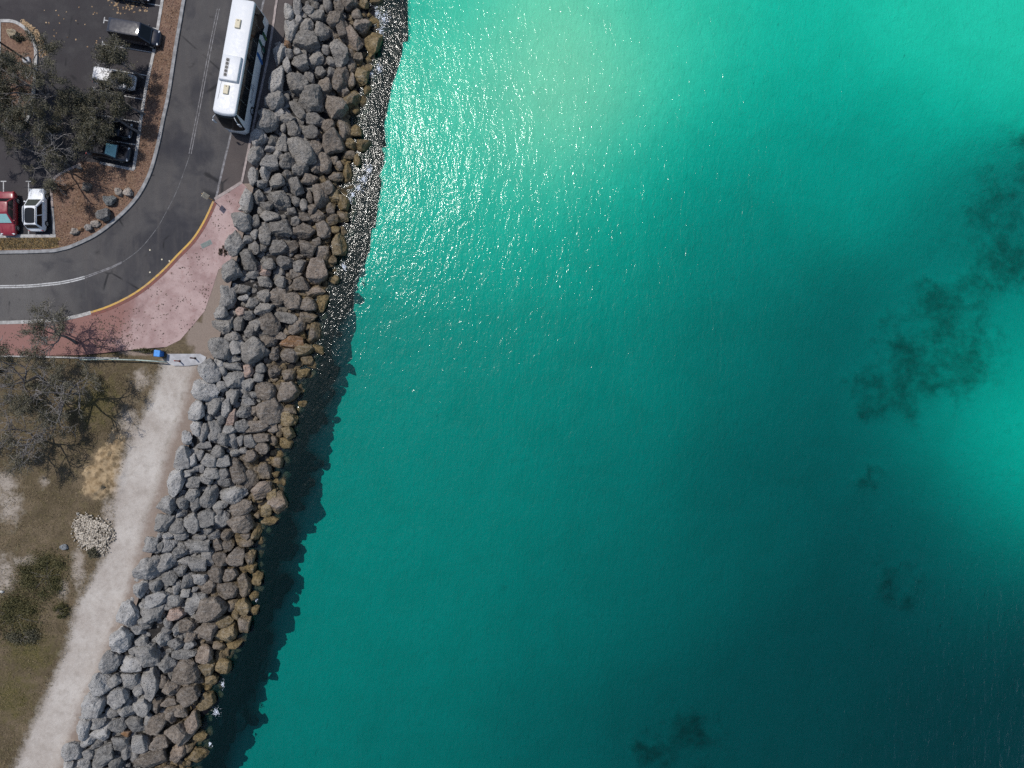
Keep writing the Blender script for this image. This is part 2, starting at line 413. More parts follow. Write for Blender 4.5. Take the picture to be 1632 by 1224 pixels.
M['galv'] = simple('green_grey_rail', (.33, .40, .36), .6, .2, 4, world=False)
M['sign'] = simple('cream_sign_plate', (.62, .56, .42), .6, .12, 5, world=False)
M['pole'] = simple('ochre_sign_pole', (.42, .26, .08), .6, .2, 5, world=False)
M['cover'] = simple('green_grey_iron_cover', (.13, .16, .15), .7, .25, 7, bump=.01)
M['limestone'] = simple('limestone', (.45, .37, .25), .9, .25, 3.5, bump=.06)

# ------------------------------------------------------------------ outlines measured on the photograph
CREST = [(-500, 545), (-120, 476), (0, 462), (30, 455), (70, 443), (110, 433), (170, 420), (230, 407), (290, 394), (330, 385), (380, 374), (430, 361),
         (480, 350), (530, 340), (570, 329), (610, 317), (650, 308), (690, 296), (730, 282), (790, 267), (830, 250), (870, 234), (910, 221),
         (960, 207), (1010, 188), (1050, 170), (1100, 150), (1150, 130), (1200, 109), (1224, 100), (1400, 25), (1800, -150)]
SHORE = [(-500, 690), (-120, 610), (0, 604), (60, 606), (90, 602), (130, 588), (170, 580), (200, 574), (240, 580), (290, 562), (330, 556), (400, 550), (440, 532),
         (480, 520), (540, 506), (580, 498), (620, 482), (680, 470), (740, 452), (800, 454), (830, 428), (880, 412), (940, 412), (980, 396), (1040, 376),
         (1080, 356), (1140, 332), (1200, 328), (1224, 318), (1400, 240), (1800, 70)]
DARK = [(-500, 760), (-120, 680), (0, 668), (60, 667), (110, 652), (170, 632), (250, 627), (330, 622), (380, 610), (440, 588), (500, 572), (530, 552), (620, 552), (690, 528),
        (760, 519), (800, 500), (880, 490), (900, 480), (960, 478), (1010, 453), (1060, 452), (1110, 430), (1150, 424), (1190, 380), (1215, 376), (1400, 300), (1800, 130)]
def itp(tab, y): a = np.array(tab, float); return np.interp(y, a[:, 0], a[:, 1])

KERB_IN = [(345, -300), (309, -90), (297, -20), (292, 0), (285.7, 37), (278, 82), (267.7, 150), (259, 190), (252, 225), (241, 267), (228, 297), (211, 322), (185, 348), (154, 372), (117, 390),
           (96, 396), (77, 398.6), (0, 400.5), (-200, 402), (-600, 404)]
KERB_OUT = [(-600, 520), (-200, 516), (0, 514), (94, 509), (146, 498), (185, 484), (223, 463), (257, 435), (284, 407), (308, 382), (326, 354), (341, 322)]
LANE_R = [(343, 318), (386, 291), (399.5, 226), (413, 160), (426, 100), (437, 34), (442, 0), (462, -90), (510, -300)]
MULCH_W = [(309, -300), (272, -60), (260, 3), (247, 81), (237, 127), (231, 160), (225, 200), (221, 230), (214.5, 271), (160, 260), (130, 258), (110, 271), (92, 281), (84, 292), (83, 307), (85, 340), (87.5, 374), (0, 375), (-200, 376), (-600, 378)]

# ------------------------------------------------------------------ the sea
def build_sea():
    ys = np.concatenate([np.linspace(-500, -60, 12), np.linspace(-40, 1264, 164), np.linspace(1290, 1800, 12)])
    cols = np.concatenate([np.linspace(0, 1500, 188), np.linspace(1540, 2600, 16)])
    pts = np.array([(640, 60, 1.6), (690, 70, 1.0), (690, 200, .95), (780, 130, .75), (760, 270, 1.1), (640, 320, 2.2), (880, 60, .55), (900, 150, .5), (880, 290, .8), (1000, 120, .7), (1000, 300, 1.4), (1100, 60, 1.2), (1150, 200, 1.9), (1300, 100, 2.0), (1300, 250, 3.6), (1450, 60, 1.3), (1600, 60, 1.2), (1650, 150, 1.3), (1500, 200, 2.2), (1400, 300, 4.2),
        (690, 310, 1.7), (700, 430, 3.4), (850, 430, 2.9), (1000, 430, 4.2), (1150, 350, 4.4), (620, 600, 5.0), (800, 600, 5.2), (1000, 600, 5.6), (1200, 450, 5.8), (1200, 600, 6.8), (1560, 400, 6), (1640, 350, 6.5), (1500, 540, 6.8), (1350, 600, 8), (1300, 750, 9),
        (1500, 700, 6.5), (1630, 640, 2.2), (1650, 740, 1.0), (1610, 700, 1.9), (1625, 790, 2.4), (1590, 560, 4.4), (1650, 520, 3.6), (1640, 850, 4.6), (1560, 800, 6.6), (1500, 870, 9.5), (1400, 900, 10.2), (1200, 850, 8.6), (1000, 800, 6.8), (800, 800, 5.8), (600, 800, 5.4),
        (500, 1000, 5.6), (700, 1000, 6), (900, 1000, 6.9), (1050, 1000, 8.2), (450, 1150, 5.9), (700, 1180, 6.6), (900, 1180, 8.2), (1080, 1180, 10.5), (1250, 1100, 10.5), (1400, 1050, 11), (1610, 980, 9.5),
        (1630, 1150, 11.5), (1500, 1200, 12), (1300, 1200, 11)], float)
    weeds = [(1595, 300, 40), (1600, 400, 62), (1560, 450, 40), (1510, 530, 66), (1540, 585, 42), (1480, 600, 46), (1430, 622, 42), (1390, 640, 25), (1385, 775, 17), (1425, 920, 24), (1100, 1175, 40), (1040, 1195, 24), (1575, 350, 40), (1450, 560, 40), (1645, 220, 30), (1500, 480, 40)]
    nr, nc = len(ys), len(cols); V = np.zeros((nr, nc, 3)); wd = np.zeros((nr, nc)); PXS = np.zeros((nr, nc)); PYS = np.repeat(ys[:, None], nc, 1)
    for i, y in enumerate(ys):
        xs = itp(SHORE, y); xd = itp(DARK, y)
        px = xs - 30 + cols
        w = np.exp(-((px[:, None] - pts[None, :, 0]) ** 2 + (y - pts[None, :, 1]) ** 2) / (2 * 85.0 ** 2)) + 1e-14
        far = np.exp(-np.sqrt((px[:, None] - pts[None, :, 0]) ** 2 + (y - pts[None, :, 1]) ** 2) / 60.0) * 1e-3
        w = w + far
        d = (w * pts[None, :, 2]).sum(1) / w.sum(1)
        t = np.clip((px - xs) / (xd - xs), -1.5, 1.4)
        d = np.where(t < .7, np.maximum(d, 5.0), d)
        wv = np.zeros_like(px); wx = np.array([noise.noise((q / 45, y / 45, 1.0)) * 42 + noise.noise((q / 18, y / 18, 7.0)) * 22 for q in px]); wy = np.array([noise.noise((q / 45, y / 45, 9.0)) * 42 + noise.noise((q / 18, y / 18, 3.0)) * 22 for q in px])
        for (a, b, r) in weeds: r = r * 1.15; wv = np.maximum(wv, np.exp(-((px + wx - a) ** 2 + (y + wy - b) ** 2) / (r * r)))
        d = d - wv * .5
        PXS[i] = px
        for j in range(nc): V[i, j] = P(px[j], y, WATER - d[j])
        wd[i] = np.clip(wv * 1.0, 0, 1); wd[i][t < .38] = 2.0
    F = [(i * nc + j, (i + 1) * nc + j, (i + 1) * nc + j + 1, i * nc + j + 1) for i in range(nr - 1) for j in range(nc - 1)]
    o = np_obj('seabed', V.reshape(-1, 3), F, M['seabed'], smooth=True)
    sd_ = np.exp(-(((PXS - 810) / 330) ** 2 + ((PYS - 220) / 340) ** 2))  # paler, redder bed tone, fading outwards from one broad oval
    a = o.data.attributes.new('pale_bed', 'FLOAT', 'POINT'); a.data.foreach_set('value', sd_.ravel().astype(np.float32))
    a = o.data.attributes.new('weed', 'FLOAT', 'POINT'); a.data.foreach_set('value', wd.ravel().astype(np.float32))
    tag(o, kind='structure')
    # a deep floor below and far beyond the modelled bed
    o = mesh_obj('deep_seabed', [(-400, -400, -30), (600, -400, -30), (600, 400, -30), (-400, 400, -30)], [(0, 1, 2, 3)], M['seabed']); tag(o, kind='structure')
    ys = np.linspace(-500, 1800, 93); offs = np.array([-70, -10, 10, 30, 50, 70, 95, 130, 200, 300, 420, 560, 700, 850, 1000, 1150, 1300, 2000]); V = []; F = []; chop = []; wind = []; m = len(offs)
    for i, y in enumerate(ys):
        yy = -5000 if i == 0 else (6000 if i == 92 else y)
        for k, of in enumerate(offs):
            x = itp(SHORE, y) + of; q = P(x, y, WATER); V.append((600 if k == m - 1 else q[0], 400 if i == 0 else (-400 if i == 92 else q[1]), WATER))
            b = itp(DARK, y); chop.append(float(np.clip((b + 25 - x) / 40, 0, 1) * np.clip((760 - y) / 300, .12, 1)))
            wind.append(float(np.clip((x - 1000) / 500, 0, 1) * np.clip((y - 650) / 300, 0, 1)))
        if i: F += [((i - 1) * m + k, i * m + k, i * m + k + 1, (i - 1) * m + k + 1) for k in range(m - 1)]
    o = mesh_obj('sea_water', V, F, M['water']); tag(o, kind='structure')
    for nm, a_ in (('chop', chop), ('wind', wind)):
        at = o.data.attributes.new(nm, 'FLOAT', 'POINT'); at.data.foreach_set('value', np.array(a_, np.float32))
build_sea()

# ------------------------------------------------------------------ the land
PATH_L = [(575, 262), (579, 258), (600, 252), (640, 238), (700, 206), (760, 186), (800, 180), (850, 177), (880, 168), (916, 150), (960, 124), (975, 119), (1033, 105), (1103, 75), (1172, 44), (1224, 22), (1500, -100)]
PATH_R = [(575, 316), (599, 304), (658, 290), (703, 273), (762, 256), (779, 253), (818, 236), (867, 224), (916, 211), (965, 195), (1020, 174), (1077, 152), (1115, 132), (1181, 109), (1224, 98), (1500, -10)]
def blob(X, Y, lst):
    w = np.zeros_like(X)
    for (a, b, rx, ry) in lst: w = np.maximum(w, np.exp(-(((X - a) / rx) ** 2 + ((Y - b) / ry) ** 2)))
    return w
def build_ground():
    py = np.concatenate([np.linspace(-500, 280, 40), np.linspace(290, 1300, 330), np.linspace(1320, 1800, 20)])
    u = np.concatenate([np.linspace(-1500, -420, 16), np.linspace(-400, 12, 135)])
    nr, nc = len(py), len(u); X = np.zeros((nr, nc)); Y = np.zeros((nr, nc))
    for i, y in enumerate(py): X[i] = itp(CREST, y) + u; Y[i] = y
    pl = itp(PATH_L, Y); pr = itp(PATH_R, Y)
    path = np.clip(np.minimum(X - pl, pr - X) / 34 + .5, 0, 1) * (Y > 570)
    ledge = blob(X, Y, [(152, 775, 24, 24), (170, 735, 24, 26), (185, 705, 18, 22), (150, 755, 22, 20), (190, 760, 24, 40)])
    bare = blob(X, Y, [(15, 805, 26, 40), (5, 770, 30, 26), (5, 915, 26, 40), (125, 905, 14, 40), (45, 895, 30, 12), (100, 940, 14, 20), (70, 768, 10, 10), (225, 605, 20, 20), (205, 675, 24, 34), (172, 815, 14, 26)]) * .9
    green = blob(X, Y, [(75, 905, 46, 34), (25, 975, 55, 40), (50, 1040, 60, 50), (20, 1110, 50, 60), (150, 640, 60, 60), (265, 760, 6, 30), (150, 875, 12, 12), (250, 800, 6, 30), (225, 945, 5, 12), (190, 561, 50, 6)]) * .65
    brown = np.maximum.reduce([np.clip((X - pr + 6) / 12, 0, 1) * (Y > 560), np.clip((X - itp(CREST, Y) + 30) / 16, 0, 1), blob(X, Y, [(335, 480, 18, 60), (315, 535, 22, 26), (225, 560, 40, 8)])])
    n = np.array([noise.noise((x * .05, y * .05, 0)) for x, y in zip(X.ravel(), Y.ravel())]).reshape(X.shape)
    Z = np.where(Y > 566, -.02, -.08) + np.where(Y > 600, n * .10, 0) * (1 - path)
    n2 = np.array([noise.fractal((x * .09, y * .09, 3.0), 1.0, 2.0, 4) for x, y in zip(X.ravel(), Y.ravel())]).reshape(X.shape)
    Z = Z + np.where(ledge > .25, (ledge - .25) * (1 - path) * (.25 + .8 * np.abs(n2)), 0) - .06 * path
    Z = np.where(Y < 560, -.08, Z)
    sh = in_poly(X, Y, [(392, 291), (380, 300), (345, 425), (335, 462), (320, 496), (303, 516), (280, 540), (262, 550), (262, 566), (420, 566), (420, 291)])
    Z = np.where(sh, .095, Z)
    V = np.stack([(X - 816) / FPX * (CAM_Z - Z), (612 - Y) / FPX * (CAM_Z - Z), Z], -1)
    F = [(i * nc + j, (i + 1) * nc + j, (i + 1) * nc + j + 1, i * nc + j + 1) for i in range(nr - 1) for j in range(nc - 1)]
    o = np_obj('ground', V.reshape(-1, 3), F, M['ground'], smooth=True)
    for nm, a in (('path', path), ('bare', bare), ('green', green), ('ledge', ledge), ('brown', brown)):
        at = o.data.attributes.new(nm, 'FLOAT', 'POINT'); at.data.foreach_set('value', a.ravel().astype(np.float32))
    tag(o, kind='structure')
    o = mesh_obj('far_ground', [(-900, -900, -.4), (-110, -900, -.4), (-95, 0, -.4), (-75, 900, -.4), (-900, 900, -.4)], [(0, 1, 2, 3, 4)], M['dry_strip']); tag(o, kind='structure')
    # slope of the sea wall under the boulders
    V = []; F = []; ys = np.linspace(-500, 1800, 150); m = 6
    for i, y in enumerate(ys):
        a = itp(CREST, y) - 4; b = itp(SHORE, y)
        for k in range(m):
            t = (0, .25, .5, .75, 1.0, 1.06)[k]; z = -.12 + (WATER - .35 + .12) * t - (2.5 if k == 5 else 0)
            V.append(P(a + (b - a) * t, y, z))
        if i: F += [((i - 1) * m + k, i * m + k, i * m + k + 1, (i - 1) * m + k + 1) for k in range(m - 1)]
    o = mesh_obj('sea_wall_slope', V, F, M['slope'], smooth=True); tag(o, kind='structure')
build_ground()

kin = W2(smooth_line(KERB_IN, 6)); kout = W2(smooth_line(KERB_OUT, 6)); lane_r = W2(LANE_R)
road = slab('road', kin + kout + lane_r, -.3, 0.0, M['road']); tag(road, kind='structure')
# parking lane along the sea wall, a slightly paler strip
edge_line = W2(smooth_line([(462 + 14, -300), (437, -90), (420.5, 0), (395, 105), (368.6, 212), (356, 264), (344, 317)], 6))
lane = slab('parking_lane', edge_line + lane_r, -.2, .004, M['lane']); tag(lane, kind='structure')
cp_poly = W2(smooth_line(MULCH_W[:9], 1) + MULCH_W[9:] + [(-600, -300)])
cpk = slab('car_park', cp_poly, -.3, 0.0, M['park']); tag(cpk, kind='structure')
mul = slab('mulch_bed', kin + W2(MULCH_W)[::-1], -.3, .09, M['mulch']); tag(mul, kind='structure')
strip = slab('dry_grass_verge', W2([(-300, 378), (88, 377.5), (98, 380), (92, 388), (96, 394), (77, 396.5), (0, 398.5), (-300, 400)]), .02, .10, M['dry_strip']); tag(strip, kind='structure')
k = ribbon('kerb', kin, -.06, .30, -.1, .135, M['kerb_grey']); tag(k, kind='structure')
mw = W2(smooth_line(MULCH_W[:9], 3) + MULCH_W[9:])
k = ribbon('kerb', W2(smooth_line(MULCH_W[:9], 3)), -.2, .12, -.1, .13, M['kerb']); tag(k, kind='structure')
k = ribbon('kerb', W2(MULCH_W[8:10]), -.14, .14, -.1, .125, M['kerb_grey']); tag(k, kind='structure')
k = ribbon('kerb', W2(smooth_line([(130, 262), (110, 271), (92, 281), (84, 292), (83, 307), (84.5, 330)], 4)), -.14, .14, -.1, .125, M['kerb_pink']); tag(k, kind='structure')
k = ribbon('kerb', W2([(84.5, 330.5), (86.2, 352), (87.5, 374)]), -.14, .14, -.1, .125, M['kerb_grey']); tag(k, kind='structure')
k = ribbon('kerb', W2([(90.0, 376.2), (0, 377), (-300, 378)]), -.18, .18, -.1, .125, M['kerb']); tag(k, kind='structure')
# outer kerb: pale on the west, yellow round the bend, with a dark red band behind it
ko = smooth_line(KERB_OUT, 6); iy = min(range(len(ko)), key=lambda i: abs(ko[i][0] - 148))
k = ribbon('kerb', W2(ko[:iy + 1]), -.22, .16, -.1, .14, M['kerb']); tag(k, kind='structure')
k = ribbon('yellow_kerb', W2(ko[iy:]), -.10, .11, -.1, .14, M['yellow']); tag(k, kind='structure')
k = ribbon('red_kerb_band', W2(ko[iy:]), -.42, -.104, -.1, .13, M['redband']); tag(k, kind='structure')
k = ribbon('kerb', W2(LANE_R[:2]), -.16, .16, -.1, .13, M['kerb_pink']); tag(k, kind='structure')
k = ribbon('kerb', W2(smooth_line(LANE_R[1:], 3)), -.12, .12, -.1, .12, M['kerb_pink']); tag(k, kind='structure')
pv = KERB_OUT[2:] + [(386, 291)] + [(itp(CREST, y) + 3, y) for y in range(300, 425, 20)] + [(349, 430), (339, 462), (327, 496), (309, 518), (288, 542), (266, 553), (240, 555), (205, 558), (180, 561), (130, 566), (0, 568), (-300, 570), (-300, 517)]
pav = slab('pavement', W2(pv), -.2, .115, M['paving']); tag(pav, kind='structure')
vg = slab('sea_wall_shoulder', W2(LANE_R[1:]) + [P(itp(CREST, y) + 6, y)[:2] for y in np.linspace(-300, 300, 30)], -.2, .06, M['lane']); tag(vg, kind='structure')
pad = slab('concrete_pad', W2([(267, 562), (275, 557.5), (300, 557), (316, 562), (329, 569), (326, 580), (300, 583), (278, 583), (266, 578)]), -.2, .07, M['pad']); tag(pad, kind='structure')
# painted lines
def pline(parent, pts, w, mat, z=.004, name='painted_line', sm=6):
    ribbon(name, W2(smooth_line(pts, sm)) if len(pts) > 2 else W2(pts), -w / 2, w / 2, z - .003, z, mat, parent)
CL = [(348, 14), (334, 82), (319, 163), (310, 209), (303, 245)]
for dx in (-1.7, 1.7):
    pline(road, [(x + dx, y) for x, y in CL], .085, M['line_worn'])
    pline(road, [(-300, 458 + dx), (0, 457 + dx * .9), (77, 453 + dx * .9), (111, 448 + dx * .9), (135, 442 + dx * .9)], 0.13, M['line'])
    pline(road, [(136, 441.6 + dx * .8), (154, 435 + dx * .7), (178, 426 + dx * .6), (194, 418 + dx * .5)], .10, M['line_worn'])
pline(road, [(303, 246), (281, 306), (254, 358)], .06, M['line_faint'])
pline(road, [(195, 418), (225, 395), (254, 359)], .07, M['line_faint'])
ribbon('painted_line', edge_line, -.11, .11, .004, .008, M['line_worn'], road)
for a, b in (((255, 9), (175, -5)), ((251, 46), (166, 32)), ((245, 84), (163, 70)), ((238, 121), (156, 107)), ((231, 159), (149, 143)), ((224, 195), (144, 181)), ((219, 231), (137, 218))):
    pline(cpk, [a, b], .11, M['line'])
    d = np.array(a, float) - b; d /= np.linalg.norm(d); n = np.array((-d[1], d[0])) * 5
    pline(cpk, [tuple(b + n), tuple(b - n)], .11, M['line'], .0055)
for x in (5.5, 45.5):
    pline(cpk, [(x, 373), (x, 289)], .11, M['line']); pline(cpk, [(x - 4.5, 289), (x + 4.5, 289)], .11, M['line'], .0055)

# island in the car park
isl = smooth_line([(2, 36), (22, 37), (38, 46), (51, 62), (56, 78), (56, 100), (52, 150), (40, 196), (18, 204), (3, 200)], 4)
o = slab('island_bed', W2(isl), -.1, .09, M['mulch']); tag(o, kind='structure')
o = ribbon('island_kerb', W2(isl), -.04, .30, -.1, .14, M['kerb']); tag(o, kind='structure')
o = ribbon('island_kerb', W2([(1.4, 35), (1.4, 118)]), -.1, .1, -.1, .15, M['kerb']); tag(o, kind='structure')

# ------------------------------------------------------------------ boulders
def rock_shape(seed, sub):
    rr = random.Random(seed); bm = bmesh.new(); bmesh.ops.create_icosphere(bm, subdivisions=sub, radius=1)
    pl = []
    for _ in range(rr.randint(9, 15)):
        n = Vector((rr.gauss(0, 1), rr.gauss(0, 1), rr.gauss(0, .9))).normalized(); pl.append((n, rr.uniform(.58, .86)))
    off = Vector((rr.uniform(0, 90), rr.uniform(0, 90), rr.uniform(0, 90)))
    for v in bm.verts:
        p = v.co.copy(); mx = max(abs(p.x), abs(p.y), abs(p.z)); p = p * (1 + .34 * (1 / (mx * 1.0) - 1))
        for n, d in pl:
            s = p.dot(n) - d
            if s > 0: p -= n * s * .95
        p += p.normalized() * (noise.noise(p * 1.5 + off) * .10 + noise.noise(p * 3.6 + off) * .07 + noise.noise(p * 8 + off) * .045 + (noise.noise(p * 15 + off) * .03 if sub > 4 else 0))
        v.co = p
    c = np.array([v.co[:] for v in bm.verts]); lo, hi = c.min(0), c.max(0); c = (c - (lo + hi) / 2) / ((hi - lo) / 2)
    f = np.array([[v.index for v in fc.verts] for fc in bm.faces]); bm.free()
    return c, f
NV = 22
ROCK_HI = [rock_shape(100 + i, 5) for i in range(NV)]; ROCK_MID = [rock_shape(100 + i, 4) for i in range(NV)]; ROCK_LO = [rock_shape(100 + i, 3) for i in range(NV)]
ROCK_ME = []
for c, f in ROCK_HI:
    o = np_obj('boulder', c, f, M['rock'], smooth=True); ROCK_ME.append(o.data); bpy.data.objects.remove(o)

# every stone measured on enlargements of the photograph: centre x, y, width, height, tilt
A2 = [(250,85,60,100,0),(305,50,50,110,0),(375,70,80,70,20),(430,110,100,60,0),(500,40,50,90,0),(575,45,70,100,0),(655,30,90,90,0),(735,30,60,60,0),(820,10,80,40,0),(315,135,45,55,0),(365,175,80,100,0),(465,215,110,110,0),(540,135,100,110,20),(600,190,90,130,0),(690,95,60,80,0),(735,175,110,100,-20),(795,290,100,160,10),(668,270,100,150,-20),(260,205,80,140,10),(580,345,110,170,-25),(375,280,150,120,20),(240,290,40,50,0),(295,250,40,45,0),(245,355,60,60,0),(305,345,45,45,0),(185,355,70,160,10),(230,430,60,100,-10),(320,415,115,90,0),(425,395,80,110,25),(490,330,50,60,0),(525,410,60,60,0),(660,430,50,110,0),(700,380,60,60,0),(660,360,70,60,0),(165,530,100,180,10),(270,500,70,60,-20),(455,480,70,70,-30),(520,480,60,80,0),(585,520,100,170,0),(730,500,85,130,25),(655,530,50,100,0),(310,555,130,120,0),(380,510,60,70,0),(480,570,100,110,0),(395,665,180,160,-15),(150,665,125,140,10),(605,605,95,70,0),(660,650,90,110,20),(760,585,55,80,10),(555,700,150,160,25),(485,615,50,55,0),(235,640,40,55,0),(310,715,70,130,-35),(120,795,130,140,0),(195,750,70,60,0),(245,780,80,90,0),(420,785,110,80,0),(500,820,90,100,0),(390,860,110,100,0),(285,850,80,100,0),(605,840,90,160,-20),(690,855,70,80,0),(210,835,40,60,0),(70,905,100,120,0),(145,920,70,80,0),(210,940,80,110,20),(340,990,140,190,-30),(535,930,140,150,0),(430,965,75,110,0),(725,945,100,85,25),(655,940,65,75,0),(120,965,70,40,0),(35,1010,90,130,0),(130,1065,110,100,0),(175,1010,60,60,0),(235,1050,100,100,-30),(480,1060,85,130,0),(640,1010,80,50,0),(690,1045,55,75,0),(320,1105,110,100,0),(90,1130,65,110,-15),(15,1150,60,120,0),(575,1085,60,60,0),(545,1040,45,70,0),(235,1140,70,80,0),(420,1095,70,70,0),(625,1125,65,130,0),(175,1180,100,90,0),(65,1195,80,60,0),(380,1170,100,70,0),(555,1150,90,60,0)]
A3 = [(540,80,100,110,0),(745,80,90,100,0),(215,165,80,160,8),(295,140,75,95,0),(425,155,160,120,20),(350,200,80,60,0),(540,170,50,60,0),(590,195,50,80,0),(625,140,40,90,-15),(695,130,110,150,-20),(640,220,60,80,20),(795,130,70,100,0),(850,180,70,100,0),(765,220,60,80,0),(850,265,80,75,20),(515,230,55,60,0),(365,265,115,70,-10),(690,270,90,95,0),(605,270,90,60,0),(190,310,115,110,0),(280,300,50,90,0),(775,290,90,60,-20),(455,345,130,140,0),(340,380,85,145,0),(270,385,45,75,0),(605,370,125,110,0),(725,360,90,110,0),(795,355,55,50,0),(535,300,60,60,0),(150,455,100,180,8),(220,415,70,50,0),(270,470,75,90,0),(440,475,110,95,0),(520,465,70,80,0),(615,480,110,110,20),(670,435,70,60,0),(820,455,95,140,10),(720,520,85,120,5),(235,550,80,140,-8),(325,475,45,45,0),(560,525,70,40,0),(365,580,90,80,0),(470,570,90,80,0),(565,590,75,90,0),(680,620,130,170,-10),(780,550,50,60,0),(135,625,110,140,10),(540,640,80,70,0),(435,690,70,90,0),(570,705,110,90,10),(785,675,70,60,0),(670,750,115,80,-15),(100,790,105,150,-10),(195,740,80,60,0),(260,640,75,60,0),(340,630,60,50,0),(340,690,80,70,0),(435,790,110,140,10),(330,780,90,90,0),(195,795,80,40,0),(260,830,80,70,0),(625,835,95,90,0),(710,830,70,120,10),(515,820,110,110,-10),(340,870,115,90,-20),(55,890,90,90,0),(70,975,130,110,-10),(180,885,60,60,0),(235,910,70,60,0),(165,960,70,100,0),(470,925,150,70,10),(620,920,110,85,0),(375,970,110,140,-25),(285,975,80,90,0),(545,980,100,110,0),(660,1020,90,140,0),(130,1040,90,70,0),(240,1020,75,90,0),(520,1085,150,90,5),(365,1075,100,80,0),(430,1040,100,50,0),(45,1125,130,140,0),(160,1110,95,105,0),(290,1140,150,170,0),(400,1155,55,90,0),(495,1170,110,90,0),(595,1135,130,70,-10),(690,1130,80,60,25),(130,1185,90,55,0),(610,1200,80,60,0)]
A4 = [(585,50,75,60,0),(500,95,115,65,5),(385,70,35,50,0),(415,75,40,50,0),(600,130,60,90,15),(680,105,60,65,0),(760,130,90,85,0),(860,155,80,80,0),(955,140,80,55,0),(355,130,120,150,-30),(435,130,50,60,0),(505,185,125,105,0),(665,170,65,65,0),(325,255,160,130,5),(590,220,90,85,0),(430,230,60,70,0),(705,260,140,120,10),(790,235,40,60,0),(870,265,120,130,0),(500,290,75,120,0),(590,285,60,45,0),(635,285,50,45,0),(595,325,90,60,0),(955,340,60,40,0),(265,385,105,130,8),(385,355,80,125,10),(450,360,70,130,0),(330,350,35,60,0),(750,390,150,160,-20),(870,380,80,70,0),(570,390,90,80,0),(640,385,60,60,0),(860,440,110,100,0),(490,430,60,120,25),(335,430,45,45,0),(420,445,50,60,0),(560,485,90,85,0),(665,490,150,80,0),(480,510,80,60,0),(760,500,60,70,0),(800,510,50,90,0),(855,530,90,80,0),(260,500,80,100,0),(200,560,60,90,0),(305,525,60,120,20),(385,510,80,140,-20),(345,555,35,60,0),(430,570,80,80,0),(495,570,60,120,0),(310,610,100,55,0),(545,580,40,70,0),(605,585,80,100,-30),(680,560,110,60,0),(755,580,60,60,0),(690,620,90,90,-10),(845,595,80,70,0),(400,650,85,80,0),(175,690,105,160,8),(505,660,70,50,0),(280,675,50,70,0),(230,705,60,80,0),(345,710,110,90,0),(570,645,50,50,0),(625,680,70,80,0),(440,715,90,90,0),(245,760,80,50,0),(530,770,85,170,-20),(700,775,100,110,15),(785,720,70,70,0),(295,760,35,60,0),(365,785,100,80,0),(445,800,65,80,0),(620,830,90,120,15),(130,840,100,180,15),(200,790,60,50,0),(240,850,95,80,0),(320,830,90,60,15),(775,800,45,40,0),(440,850,90,60,0),(550,880,60,50,0),(685,900,150,100,-25),(235,935,90,90,0),(345,940,90,150,10),(490,935,180,110,0),(270,990,70,100,0),(415,1000,90,55,0),(75,1000,110,130,-15),(170,980,95,80,0),(745,930,80,70,0),(795,980,120,140,25),(560,1015,130,100,-35),(160,1050,65,60,0),(45,1110,95,120,20),(240,1105,105,130,0),(330,1080,120,110,0),(435,1095,100,120,25),(405,1045,60,50,0),(715,1030,80,90,0),(145,1125,95,100,0),(745,1100,100,70,0),(655,1065,40,45,0),(515,1090,50,50,0),(555,1125,140,120,-20),(325,1160,80,60,0),(640,1190,60,90,20),(75,1195,90,60,0),(450,1195,90,70,0),(165,1195,80,60,0),(375,1190,70,60,0),(20,1195,40,50,0),(280,1205,100,60,0),(580,1195,70,80,0)]
